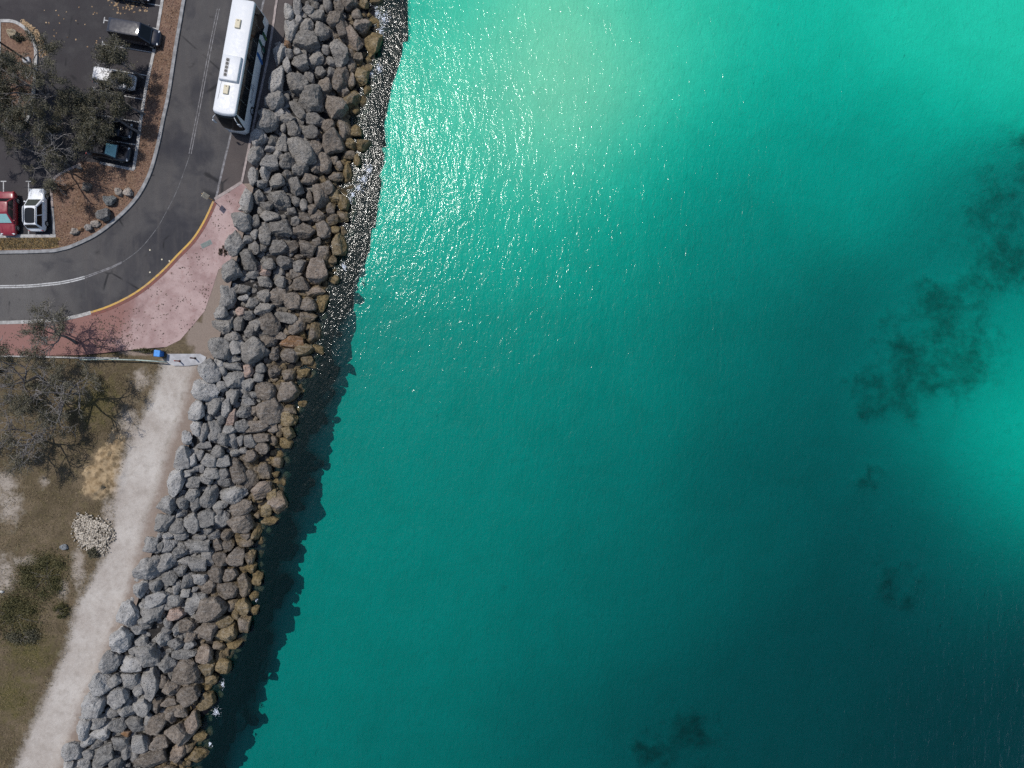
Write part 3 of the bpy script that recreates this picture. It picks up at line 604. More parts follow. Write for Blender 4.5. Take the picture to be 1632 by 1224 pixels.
A5 = [(480,25,70,80,0),(520,35,50,70,20),(570,30,80,70,0),(630,60,85,75,0),(730,35,125,85,0),(830,25,55,70,0),(890,30,60,70,0),(985,10,80,50,0),(465,145,125,120,5),(560,115,95,95,0),(655,115,65,45,0),(725,130,105,90,0),(785,90,70,90,15),(845,100,70,70,0),(935,90,90,115,15),(1005,95,60,80,0),(635,165,60,60,0),(580,205,75,85,0),(825,180,85,90,0),(740,210,75,65,0),(910,185,70,70,0),(1010,150,60,60,0),(1045,205,55,75,10),(415,265,80,90,0),(500,245,80,80,0),(615,250,55,75,15),(670,220,65,80,0),(785,250,80,75,0),(710,265,35,30,0),(980,240,60,130,0),(890,265,105,90,-10),(515,315,125,75,-20),(600,320,85,65,0),(660,285,50,45,0),(705,345,90,115,15),(755,305,55,45,0),(815,365,135,130,0),(1025,300,50,50,0),(360,395,100,140,12),(485,390,110,90,0),(570,360,60,40,0),(620,395,85,65,0),(910,350,50,60,0),(970,350,80,85,0),(930,395,50,60,0),(1030,375,50,50,0),(445,445,60,60,0),(400,480,55,45,0),(565,445,40,55,0),(680,455,85,90,-10),(620,475,65,65,0),(870,435,90,65,-10),(975,450,65,110,10),(780,485,115,110,0),(890,495,115,95,-30),(320,530,110,130,0),(540,530,80,90,0),(560,485,50,40,0),(605,555,100,60,-10),(690,515,60,60,0),(690,560,55,45,0),(925,560,75,45,0),(765,605,90,90,10),(650,610,130,65,0),(840,565,60,50,0),(465,610,105,120,0),(380,590,50,70,0),(430,545,60,60,0),(860,670,85,85,0),(265,650,90,110,20),(380,660,120,80,0),(565,665,105,105,0),(675,690,125,110,0),(780,685,80,90,0),(475,755,90,170,5),(215,760,105,110,0),(370,750,85,90,0),(800,745,75,60,0),(725,750,80,50,0),(540,755,50,60,0),(580,795,95,90,-20),(305,835,100,100,-20),(300,750,70,70,0),(680,820,115,100,-20),(660,760,60,45,0),(410,800,55,55,0),(415,755,45,50,0),(785,860,75,100,15),(175,870,110,130,20),(275,920,70,55,0),(430,885,90,90,0),(500,890,60,80,0),(575,865,80,50,0),(585,935,85,90,0),(345,910,90,85,0),(355,865,45,60,0),(640,910,70,80,0),(695,970,85,110,-10),(205,965,90,70,-15),(115,1005,80,120,8),(300,990,90,80,25),(400,980,90,80,0),(515,980,115,105,0),(465,955,40,60,0),(215,1030,100,85,-25),(630,1030,135,110,-15),(320,1085,85,85,0),(345,1035,50,50,0),(140,1070,65,60,0),(415,1090,90,110,-25),(530,1075,90,90,0),(740,1050,70,60,0),(65,1130,95,110,12),(155,1140,65,60,0),(225,1145,120,90,-25),(180,1095,60,50,0),(620,1140,80,100,15),(725,1150,115,85,-20),(290,1190,90,80,0),(480,1165,170,110,-20),(120,1195,60,60,0),(35,1210,50,50,0),(200,1200,80,50,0),(350,1130,50,80,20),(395,1150,40,50,0),(680,1110,50,50,0)]
STONES = []
for lst, ox, oy, s in ((A2, 400, 0, 4.08), (A3, 340, 280, 4.08), (A4, 250, 560, 4.08), (A5, 100, 860, 3.3625)):
    STONES += [(ox + x / s, oy + y / s, w / s, h / s, a) for x, y, w, h, a in lst]
PINK = [(423, 434), (384, 497), (397, 592), (370, 665), (284, 977), (238, 1108)]; ORANGE = [(459, 71), (467, 546), (203, 1168)]
PALE = [(564, 66), (507, 432), (504, 464), (418, 780), (445, 800), (328, 1040), (307, 1148), (284, 1199)]
def near(lst, x, y, d): return any(abs(a - x) < d and abs(b - y) < d for a, b in lst)
def stone_tone(x, y, t, rr):
    """own colour of a stone: blue-grey at the top of the wall, brown lower, ochre weed at the foot"""
    if near(PINK, x, y, 9): return 'pinkish', (.46, .33, .27)
    if near(ORANGE, x, y, 8): return 'rusty brown', (.26, .14, .065)
    if near(PALE, x, y, 8): return 'pale brown', (.30, .235, .185)
    k = rr.uniform(.92, 1.6); u = t + rr.gauss(0, .07)
    low = y > 560
    if u < .17: return 'light grey', tuple(c * k for c in ((.335, .328, .32) if low else (.30, .285, .268)))
    if u < .58: return 'dark grey', tuple(c * k for c in ((.235, .228, .218) if low else (.205, .19, .172)))
    if u < .90: return 'brown', tuple(c * k for c in (.172, .142, .115))
    return 'ochre', tuple(c * k for c in (.205, .155, .085))
def frac(x, y): a = itp(CREST, y); b = itp(SHORE, y); return float((x - a) / (b - a))
def wall_z(t): return -.05 + (WATER - .05) * min(max(t, 0), 1.12)
def section(y):
    if y < 215: return 'beside the parked bus'
    if y < 420: return 'beside the yellow-kerbed bend'
    if y < 560: return 'beside the pink paving'
    if y < 690: return 'below the bollards'
    if y < 800: return 'across the path from the sandy ledge'
    if y < 890: return 'across the path from the rubble heap'
    return 'across the path from the scrub'
STONES.sort(key=lambda s: -s[2] * s[3])
heap = []         # (centre xyz, half sizes, rz, variant, tone) -> joined
rr = random.Random(3)
for i, (x, y, w, h, a) in enumerate(STONES):
    t = frac(x, y); name, tone = stone_tone(x, y, t, rr); z = wall_z(t) + rr.uniform(.0, .22)
    sc_ = (CAM_Z - z) / FPX; hx, hy = w * sc_ / 2 * 1.11, h * sc_ / 2 * 1.11; hz = min(hx, hy) * rr.uniform(.85, 1.15)
    if i < 300:
        o = bpy.data.objects.new('boulder', ROCK_ME[i % NV]); link(o)
        o.location = P(x, y, z); o.scale = (hx, hy, hz); o.rotation_euler = (0, 0, -R(a) + (math.pi if rr.random() < .5 else 0)); o.color = tone + (1,)
        asp = max(w, h) / min(w, h); shp = 'long' if asp > 1.45 else ('blocky' if asp < 1.12 else 'oval')
        size = 'big' if w * h > 900 else ('medium' if w * h > 560 else 'small')
        row = 'in the top row' if t < .2 else ('on the upper slope' if t < .5 else ('on the lower slope' if t < .85 else 'at the waterline'))
        tag(o, f'{size} {shp} {name} boulder {row} {section(y)}', 'boulder', f'{size} {shp} {name} boulders {row} {section(y)}')
    else:
        heap.append((P(x, y, z), (hx, hy, hz), -R(a), i % NV, tone))
# smaller stones wedged in the gaps and the wall beyond the frame
cx = np.array([s[0] for s in STONES]); cy = np.array([s[1] for s in STONES]); cr = np.array([(s[2] + s[3]) / 4 for s in STONES])
for _ in range(7500):
    y = rr.uniform(-160, 1360); t = rr.uniform(.0, 1.03) ; x = itp(CREST, y) + t * (itp(SHORE, y) - itp(CREST, y))
    r = rr.choice((4, 5, 5, 6, 7, 8)) if -5 < y < 1228 else rr.uniform(7, 19)
    if ((cx - x) ** 2 + (cy - y) ** 2 < (cr * .80 + r * .50) ** 2).any(): continue
    cx = np.append(cx, x); cy = np.append(cy, y); cr = np.append(cr, r)
    name, tone = stone_tone(x, y, t, rr); z = wall_z(t) - (.32 if r < 9 else 0) + rr.uniform(-.1, .15); k = (CAM_Z - z) / FPX
    heap.append((P(x, y, z), (r * k * rr.uniform(.9, 1.35), r * k * rr.uniform(.9, 1.35), r * k * rr.uniform(.7, 1)), rr.uniform(0, 6.28), rr.randrange(NV), tone))
def join_stones(name, lst, mat, lib):
    VV, FF, TT = [], [], []; n = 0
    for c, hs, rz, v, tone in lst:
        p, f = (ROCK_MID if lib is ROCK_LO and hs[0] > .55 and name == 'wall_rubble' else lib)[v]; q = p * np.array(hs); co, si = math.cos(rz), math.sin(rz)
        q = np.stack([q[:, 0] * co - q[:, 1] * si, q[:, 0] * si + q[:, 1] * co, q[:, 2]], 1) + np.array(c)
        VV.append(q); FF.append(f + n); TT.append(np.tile(np.array(tuple(tone) + (1,)), (len(p), 1))); n += len(p)
    o = np_obj(name, np.concatenate(VV), np.concatenate(FF), mat, smooth=True)
    at = o.data.attributes.new('tone', 'FLOAT_COLOR', 'POINT'); at.data.foreach_set('color', np.concatenate(TT).astype(np.float32).ravel())
    return o
o = join_stones('wall_rubble', heap, M['rock_heap'], ROCK_LO)
tag(o, 'small stones wedged between the big boulders of the sea wall', 'rubble', kind='stuff')
sub = []
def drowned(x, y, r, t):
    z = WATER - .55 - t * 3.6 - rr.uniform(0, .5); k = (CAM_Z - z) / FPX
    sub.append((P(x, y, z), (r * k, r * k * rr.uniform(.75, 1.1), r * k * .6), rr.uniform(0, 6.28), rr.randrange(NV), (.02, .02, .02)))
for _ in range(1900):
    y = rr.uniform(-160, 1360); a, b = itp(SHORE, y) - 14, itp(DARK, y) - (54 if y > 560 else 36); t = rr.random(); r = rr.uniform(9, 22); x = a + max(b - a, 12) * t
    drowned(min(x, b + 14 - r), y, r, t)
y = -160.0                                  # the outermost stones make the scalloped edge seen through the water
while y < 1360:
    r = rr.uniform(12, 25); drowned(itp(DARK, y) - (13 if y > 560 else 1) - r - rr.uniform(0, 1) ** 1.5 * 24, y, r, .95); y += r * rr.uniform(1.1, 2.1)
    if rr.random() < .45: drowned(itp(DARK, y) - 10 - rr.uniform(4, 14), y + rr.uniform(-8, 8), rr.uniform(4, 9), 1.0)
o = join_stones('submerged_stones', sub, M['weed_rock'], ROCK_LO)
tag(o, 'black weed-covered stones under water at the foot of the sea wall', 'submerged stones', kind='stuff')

def boulder(x, y, w, h, tone, label, group=None, z=.09, mat=None, hk=.6, name='boulder'):
    o = bpy.data.objects.new(name, ROCK_ME[rr.randrange(NV)]); link(o)
    hx, hy = w / 14.4 / 2, h / 14.4 / 2; o.scale = (hx, hy, min(hx, hy) * hk * 1.4); o.location = P(x, y, z + min(hx, hy) * hk * .6)
    o.rotation_euler = (0, 0, rr.uniform(-.4, .4)); o.color = tone + (1,); tag(o, label, 'boulder', group); return o
LS = (.44, .38, .33); GB = (.17, .18, .18); gl = 'boulders set in the mulch bed'
boulder(189, 306, 12, 13, LS, 'pale upright boulder in mulch, beside another pale one near the kerb bend', gl)
boulder(205, 306, 14, 14, LS, 'rounded pale boulder in mulch, closest to the road kerb bend', gl)
boulder(175, 320, 21, 17, GB, 'smooth dark grey oval boulder in the mulch bed', gl)
boulder(164, 342, 26, 21, (.19, .185, .18), 'large angular grey boulder in the mulch bed', gl)
boulder(153, 357, 15, 11, LS, 'pale cream boulder in mulch touching a smaller pale one', gl)
boulder(141.5, 363, 13, 12, (.36, .33, .31), 'small pale grey boulder between cream boulders in mulch', gl)
boulder(120, 369, 15, 11, LS, 'flat pale boulder in mulch next to a small orange stone', gl)
boulder(129, 365, 8, 8, (.33, .18, .09), 'small orange stone beside a flat pale boulder', gl)
boulder(139, 298, 15, 15, (.30, .24, .19), 'tan boulder at the middle of the mulch bed under bare twigs', gl)
boulder(126, 267, 12, 6, LS, 'thin pale stone at the foot of the tree in the mulch bed', gl)
boulder(20, 54, 15, 14, (.50, .40, .26), 'yellow limestone boulder on the car park island')
boulder(102, 872, 12, 10, (.28, .30, .32), 'lone blue-grey boulder beside the rubble heap', z=0)
boulder(384, 333, 9, 7, (.72, .70, .66), 'white stone lying on the pavement edge against the sea wall', z=.12)
boulder(124, 819, 5, 5, (.6, .56, .5), 'tiny cream stone on the dry ground above the rubble heap', z=0)
boulder(3, 943, 8, 5, (.7, .69, .66), 'white stone on the dry ground at the scrub edge', z=0)

# ------------------------------------------------------------------ scatter helpers
def quads(name, C, size, mat, parent=None, flat=0.0, aspect=.45, up=0.0):
    """small leaf-like faces at points C; flat 1 = lying"""
    C = np.asarray(C); n = len(C); d = RNG.normal(size=(n, 3)); d[:, 2] = d[:, 2] * (1 - flat) + up; d /= np.linalg.norm(d, axis=1)[:, None]
    e = RNG.normal(size=(n, 3)); e[:, 2] *= (1 - flat); e -= (e * d).sum(1)[:, None] * d; e /= np.linalg.norm(e, axis=1)[:, None] + 1e-9
    s = size * RNG.uniform(.6, 1.4, n)[:, None]
    V = np.stack([C - d * s * .5, C + e * s * aspect * .5, C + d * s * .5, C - e * s * aspect * .5], 1).reshape(-1, 3)
    return np_obj(name, V, np.arange(4 * n).reshape(-1, 4), mat, parent)

def px_scatter(n, poly, z, jit=0.0, dens=None):
    xs = [p[0] for p in poly]; ys = [p[1] for p in poly]; out = []
    X = RNG.uniform(max(min(xs), -60), max(xs), n * 3); Y = RNG.uniform(max(min(ys), -60), min(max(ys), 1280), n * 3)
    k = in_poly(X, Y, poly)
    if dens is not None: k &= RNG.random(len(X)) < dens(X, Y)
    X, Y = X[k][:n], Y[k][:n]
    zz = z + RNG.uniform(0, jit, len(X)) if jit else np.full(len(X), z)
    return np.stack([(X - 816) / FPX * (CAM_Z - zz), (612 - Y) / FPX * (CAM_Z - zz), zz], 1)
def nz(X, Y, s, o=0.0): return np.array([noise.noise((x * s, y * s, o)) for x, y in zip(X, Y)]) * .5 + .5

mul_poly = smooth_line(KERB_IN, 3) + MULCH_W[::-1]
o = quads('bark_chips', px_scatter(9000, mul_poly, .095, .03), .16, M['chips'], flat=.8); tag(o, 'brown bark chips covering the mulch bed', 'bark chips', kind='stuff')
o = quads('leaf_litter', np.concatenate([px_scatter(1150, pv, .122, .01, lambda X, Y: np.clip((nz(X, Y, .045) - .42) * 4, .03, 1)),
    px_scatter(260, [(150, 500), (215, 510), (205, 560), (150, 560)], .122, .01)]), .17, M['litter'], flat=.95, aspect=.6)
tag(o, 'dark fallen leaves scattered over the pink paving', 'leaf litter', kind='stuff')
o = quads('ochre_leaf_litter', np.concatenate([px_scatter(700, [(36, 30), (60, 48), (72, 74), (76, 88), (64, 92), (58, 66), (46, 46), (30, 36)], .008, .02),
    px_scatter(120, [(170, 0), (210, 0), (240, 12), (235, 18), (190, 22), (178, 18)], .008, .01, lambda X, Y: (nz(X, Y, .2) > .52) * .8), px_scatter(30, [(60, 10), (160, 10), (160, 80), (80, 80)], .008, .01)]), .2, M['ochre_litter'], flat=.95, aspect=.7)
tag(o, 'ochre leaves drifted on the car park asphalt by the island', 'leaf litter', kind='stuff')
def gdens(X, Y):
    pl = itp(PATH_L, Y); inpath = (X > pl + 4); led = blob(X, Y, [(160, 760, 30, 40), (148, 850, 32, 34)])
    return np.clip(nz(X, Y, .04) * 1.5 - .25, .05, 1) * (~inpath) * (led < .4)
gpoly = [(-40, 574), (250, 576), (305, 575), (300, 640), (250, 760), (240, 850), (100, 1240), (-40, 1240)]
o = quads('dry_grass', px_scatter(26000, gpoly, .02, .1, gdens), .2, M['grass'], flat=.3, aspect=.16, up=.25); tag(o, 'short dry grass over the open ground left of the path', 'grass', kind='stuff')
o = quads('dry_grass', px_scatter(3500, [(-40, 379), (92, 379), (92, 392), (77, 395), (-40, 397)], .11, .12), .2, M['grass'], flat=.3, aspect=.16, up=.25); tag(o, 'ochre dry grass on the verge between parked cars and road kerb', 'grass', kind='stuff')

# rubble heap of small pale stones
def rubble():
    lst = []; rr2 = random.Random(5)
    for _ in range(1500):
        a = rr2.uniform(0, 6.28); q = math.sqrt(rr2.random()) * (.80 + .3 * rr2.random() ** 4 + .3 * noise.noise((math.cos(a) * 1.3, math.sin(a) * 1.3, 4))); x = 146 + math.cos(a) * q * 33 + math.sin(a) * q * 6; y = 849 + math.sin(a) * q * 34
        z = .02 + max(0, 1 - q ** 2) * .28 + rr2.uniform(-.03, .05); r = rr2.uniform(.045, .115) ; k = rr2.uniform(.6, 1.4)
        lst.append((P(x, y, z), (r, r * rr2.uniform(.7, 1.2), r * .8), rr2.uniform(0, 6.28), rr2.randrange(8), (.47 * k, .43 * k, .37 * k)))
    tiny = [rock_shape(40 + i, 2) for i in range(8)]
    o = join_stones('rubble_heap', lst, M['pebbles'], tiny); tag(o, 'heap of small cream rubble stones beside the gravel path', 'rubble heap', kind='stuff')
rubble()

# foam along the foot of the wall
def foam():
    VV, FF = [], []; n = 0; rr2 = random.Random(9)
    spots = [(598, 22, 16), (612, 30, 14), (606, 50, 9), (590, 118, 8), (604, 110, 8), (580, 285, 10), (572, 300, 8), (588, 270, 9), (556, 318, 7), (562, 310, 6), (548, 425, 6), (355, 1090, 5), (345, 1135, 8), (335, 1186, 4), (408, 955, 5)]
    for (x, y, r) in spots:
        for _ in range(int(r * 14)):
            a = rr2.uniform(0, 6.28); q = rr2.gauss(0, .55) * r; X, Y, _z = P(x + math.cos(a) * q * .8, y + math.sin(a) * q * 1.2, WATER); s = rr2.uniform(.015, .075)
            m = 7; ph = rr2.uniform(0, 6); st = rr2.uniform(.25, 1)
            ring = [(X + math.cos(ph + k * 6.283 / m) * s * rr2.uniform(.5, 1.3), Y + math.sin(ph + k * 6.283 / m) * s * st * rr2.uniform(.5, 1.3)) for k in range(m)]
            VV += [(a_, b_, WATER + .012) for a_, b_ in ring] + [(X, Y, WATER + .045)]
            FF += [(n + k, n + (k + 1) % m, n + m) for k in range(m)]; n += m + 1
    o = np_obj('sea_foam', VV, FF, M['foam'], smooth=True); tag(o, 'white foam where small waves break on the boulders', 'foam', kind='stuff')
foam()

# ------------------------------------------------------------------ trees and scrub
def tree(base, h, rad, lean, seed, label, leaves, mat, bare=.3, group=None, name='tree', lsize=.145):
    rt = random.Random(seed); root = empty(name, P(base[0], base[1], .05)); tag(root, label, 'tree', group)
    wood = MB(); tw = MB(); tips = []
    def grow(p, d, ln, r, lev):
        pts = [p]; q = p.copy(); dd = d.copy(); k = 4
        for i in range(k):
            dd = (dd + Vector((rt.gauss(0, .22), rt.gauss(0, .22), rt.gauss(0, .14) + (.04 if lev < 2 else -.01)))).normalized(); q = q + dd * ln / k; pts.append(q.copy())
        rs = [max(r * (1 - .5 * i / k), .022) for i in range(k + 1)]
        (wood if lev < 3 else tw).tube(pts, rs, 6 if lev < 2 else (4 if lev == 2 else 3), cap=lev < 2)
        if lev >= 2: tips.extend((x, lev) for x in pts[1:])
        if lev < 4:
            for j in range({0: rt.randint(4, 5), 1: 5, 2: 4, 3: 3}[lev]):
                a = pts[rt.randint(2 if lev else 3, k)].copy(); sp = .95 if lev == 0 else .75
                nd = (dd * .75 + Vector((rt.gauss(0, sp), rt.gauss(0, sp), rt.gauss(.05, .32)))).normalized()
                if lev == 0: nd = (Vector((math.cos(j * 1.35 + seed), math.sin(j * 1.35 + seed), rt.uniform(.45, 1.0))) + Vector((lean[0], lean[1], 0)) * .25).normalized()
                if a.z > h * .95 and nd.z > 0: nd.z *= -.2
                grow(a, nd, {0: rad * .62, 1: rad * .42, 2: rad * .27, 3: rad * .16}[lev] * rt.uniform(.75, 1.2), r * (.55 if lev < 2 else .5), lev + 1)
    grow(Vector((0, 0, -.1)), Vector((lean[0] / h, lean[1] / h, 1)).normalized(), h * .52, .06 + rad * .032, 0)
    wood.build('trunk', M['bark'], root, True); tag(tw.build('twigs', M['twig'], root, True), kind='stuff')
    keep = [t for t, l in tips if l >= 3 and noise.noise(t * .55 + Vector((seed, 0, 0))) > -.5 + bare]
    if keep:
        T = np.array([t[:] for t in keep]); idx = RNG.integers(0, len(T), leaves); C = T[idx] + RNG.normal(size=(leaves, 3)) * np.array([.17, .17, .11])
        quads('crown', C, lsize, mat, root, flat=.35, aspect=.38)
    return root
ga = 'trees shading the car park'; gb = 'sparse trees beside the low rail fence'
tree((112, 264), 5.0, 4.0, (-.4, .3), 11, 'grey-twigged tree rooted at the tip of the mulch bed near the white car', 9000, M['leaf2'], .62, ga)
tree((232, 182), 5.6, 2.7, (-2.8, .6), 12, 'leaning tree in the mulch strip reaching over the silver car', 11000, M['leaf'], .38, ga)
tree((225, 214), 5.6, 3.3, (-3.4, .2), 13, 'leaning tree in the mulch strip reaching over the two black cars', 15000, M['leaf'], .30, ga)
tree((104, 172), 6.2, 5.0, (.2, .2), 14, 'dense broad tree in the middle of the car park beyond the island', 30000, M['leaf'], .30, ga)
tree((44, 228), 5.6, 4.6, (-.3, .2), 15, 'tree overhanging the asphalt behind the red car', 18000, M['leaf'], .40, ga)
tree((152, 222), 5.0, 3.3, (-.6, .3), 18, 'dark dense tree between the island and the black cars', 15000, M['leaf'], .30, ga)
tree((228, 124), 5.2, 2.3, (-2.0, .5), 16, 'tree in the mulch strip reaching toward the black van', 9000, M['leaf'], .30, ga)
tree((60, 140), 4.6, 3.2, (-.5, -.6), 17, 'small tree on the car park island behind the lamp post', 9000, M['leaf2'], .42, ga)
tree((122, 548), 6.0, 3.6, (-.8, .9), 21, 'sparse tree growing over the red paving and pale kerb', 7000, M['leaf2'], .52, gb)
tree((132, 628), 5.6, 4.6, (-.3, .4), 22, 'spreading grey tree on the dry ground below the rail fence', 11000, M['leaf2'], .50, gb)
tree((60, 600), 5.2, 4.2, (-.6, .6), 23, 'dense tree on the dry ground behind the rail fence end', 14000, M['leaf'], .42, gb)
tree((66, 694), 4.8, 3.8, (-.4, .2), 24, 'thin twiggy tree on the dry ground away from the fence', 6500, M['leaf2'], .62, gb)

def bush(x, y, rx, ry, h, n, mat, label, seed, name='scrub_bush', group='scrub bushes on the dry ground', ls=.15):
    root = empty(name, P(x, y, 0)); tag(root, label, 'bush', group)
    ncl = 9; ca = RNG.uniform(0, 6.28, ncl); cq = np.sqrt(RNG.random(ncl)) * .8; ci = RNG.integers(0, ncl, n)
    a = RNG.uniform(0, 6.28, n); q = np.minimum(np.abs(RNG.normal(size=n)) * .5 + .1 * RNG.random(n), 1.25); ox = np.array([noise.noise((math.cos(t) * 1.5, math.sin(t) * 1.5, seed)) for t in a]) * .7 + 1
    X = (np.cos(a) * q * .55 * ox + (np.cos(ca) * cq)[ci]) * rx / 14.4; Y = (np.sin(a) * q * .55 * ox + (np.sin(ca) * cq)[ci]) * ry / 14.4
    hh = np.array([noise.noise((u * .9, v * .9, seed)) for u, v in zip(X, Y)]) * .5 + .75
    Z = h * np.clip(1 - q ** 1.6, .02, 1) * hh * RNG.uniform(.45, 1.0, n) + .05
    quads('foliage', np.stack([X, Y, Z], 1), ls, mat, root, flat=.25, aspect=.4)
    st = MB(); rt = random.Random(seed)
    for _ in range(14):
        t = rt.uniform(0, 6.28); r = rt.uniform(.3, .8)
        st.tube([(0, 0, -.05), (math.cos(t) * r * rx / 32, math.sin(t) * r * ry / 32, h * .35), (math.cos(t) * r * rx / 16, math.sin(t) * r * ry / 16, h * .55)], [.03, .02, .008], 4)
    st.build('stems', M['bark'], root); return root
bush(74, 918, 44, 38, .35, 9000, M['scrub'], 'low olive scrub bush beside the path below the rubble heap', 1)
bush(24, 982, 56, 44, .3, 10000, M['scrub'], 'wide low brownish scrub bush next to the white stone', 2)
bush(36, 1014, 26, 17, .6, 3500, M['leaf'], 'dark green bush within the low scrub', 3)
bush(98, 972, 14, 12, .5, 1400, M['scrub'], 'small green bush close to the path edge in the scrub', 4)
bush(150, 878, 11, 9, .5, 1100, M['leaf'], 'small dark green bush at the foot of the rubble heap', 5)
bush(102, 302, 20, 14, 1.0, 1300, M['litter'], 'dry grey brush pile in the corner of the mulch bed', 6, 'dry_bush', None)
bush(34, 62, 9, 8, .7, 800, M['leaf'], 'dark small bush beside the limestone boulder on the island', 7, 'island_bush', None)
bush(357, 400, 10, 9, .3, 500, M['litter'], 'dry brown weed growing at the pavement edge by the wall', 8, 'dry_weed', None, .16)
bush(240, 560, 30, 5, .35, 900, M['scrub'], 'strip of low green weeds between paving and rail fence', 9, 'weed_strip', None, .16)

# ------------------------------------------------------------------ vehicles
def wheel(parent, c, r, w, side):
    """axis along local y"""
    t = MB(); n = 20
    prof = [(-w / 2, r * .62), (-w / 2, r * .93), (-w * .36, r), (w * .36, r), (w / 2, r * .93), (w / 2, r * .62)]
    V = [(c[0] + math.cos(2 * math.pi * k / n) * rr_, c[1] + yy, c[2] + math.sin(2 * math.pi * k / n) * rr_) for yy, rr_ in prof for k in range(n)]
    F = [(i * n + k, i * n + (k + 1) % n, (i + 1) * n + (k + 1) % n, (i + 1) * n + k) for i in range(5) for k in range(n)]
    t.add(V, F); wh = t.build('wheel', M['tyre'], parent, True)
    m = MB(); yy = c[1] + side * w * .40
    V = [(c[0], yy + side * .02, c[2])]
    for k in range(20):
        q = r * .62; a = 2 * math.pi * k / 20; V.append((c[0] + math.cos(a) * q, yy + (.0 if k % 2 else -.03 * side), c[2] + math.sin(a) * q))
    m.add(V, [(0, 1 + k, 1 + (k + 1) % 20) for k in range(20)]); m.build('rim', M['rim'], wh, False)

def plate(name, c4, ins, mat, parent, off=.012, th=.01):
    """a pane set on the quad c4 (bl, br, tr, tl seen from outside), inset (u0,u1,v0,v1)"""
    bl, br, tr, tl = [Vector(c) for c in c4]; n = (br - bl).cross(tl - bl).normalized(); u0, u1, v0, v1 = ins
    f = lambda u, v: (bl * (1 - u) + br * u) * (1 - v) + (tl * (1 - u) + tr * u) * v
    q = [f(u0, v0), f(u1, v0), f(u1, v1), f(u0, v1)]
    m = MB(); m.add([p + n * (off - th) for p in q] + [p + n * off for p in q], [(4, 5, 6, 7), (0, 1, 5, 4), (1, 2, 6, 5), (2, 3, 7, 6), (3, 0, 4, 7)])
    return m.build(name, mat, parent)

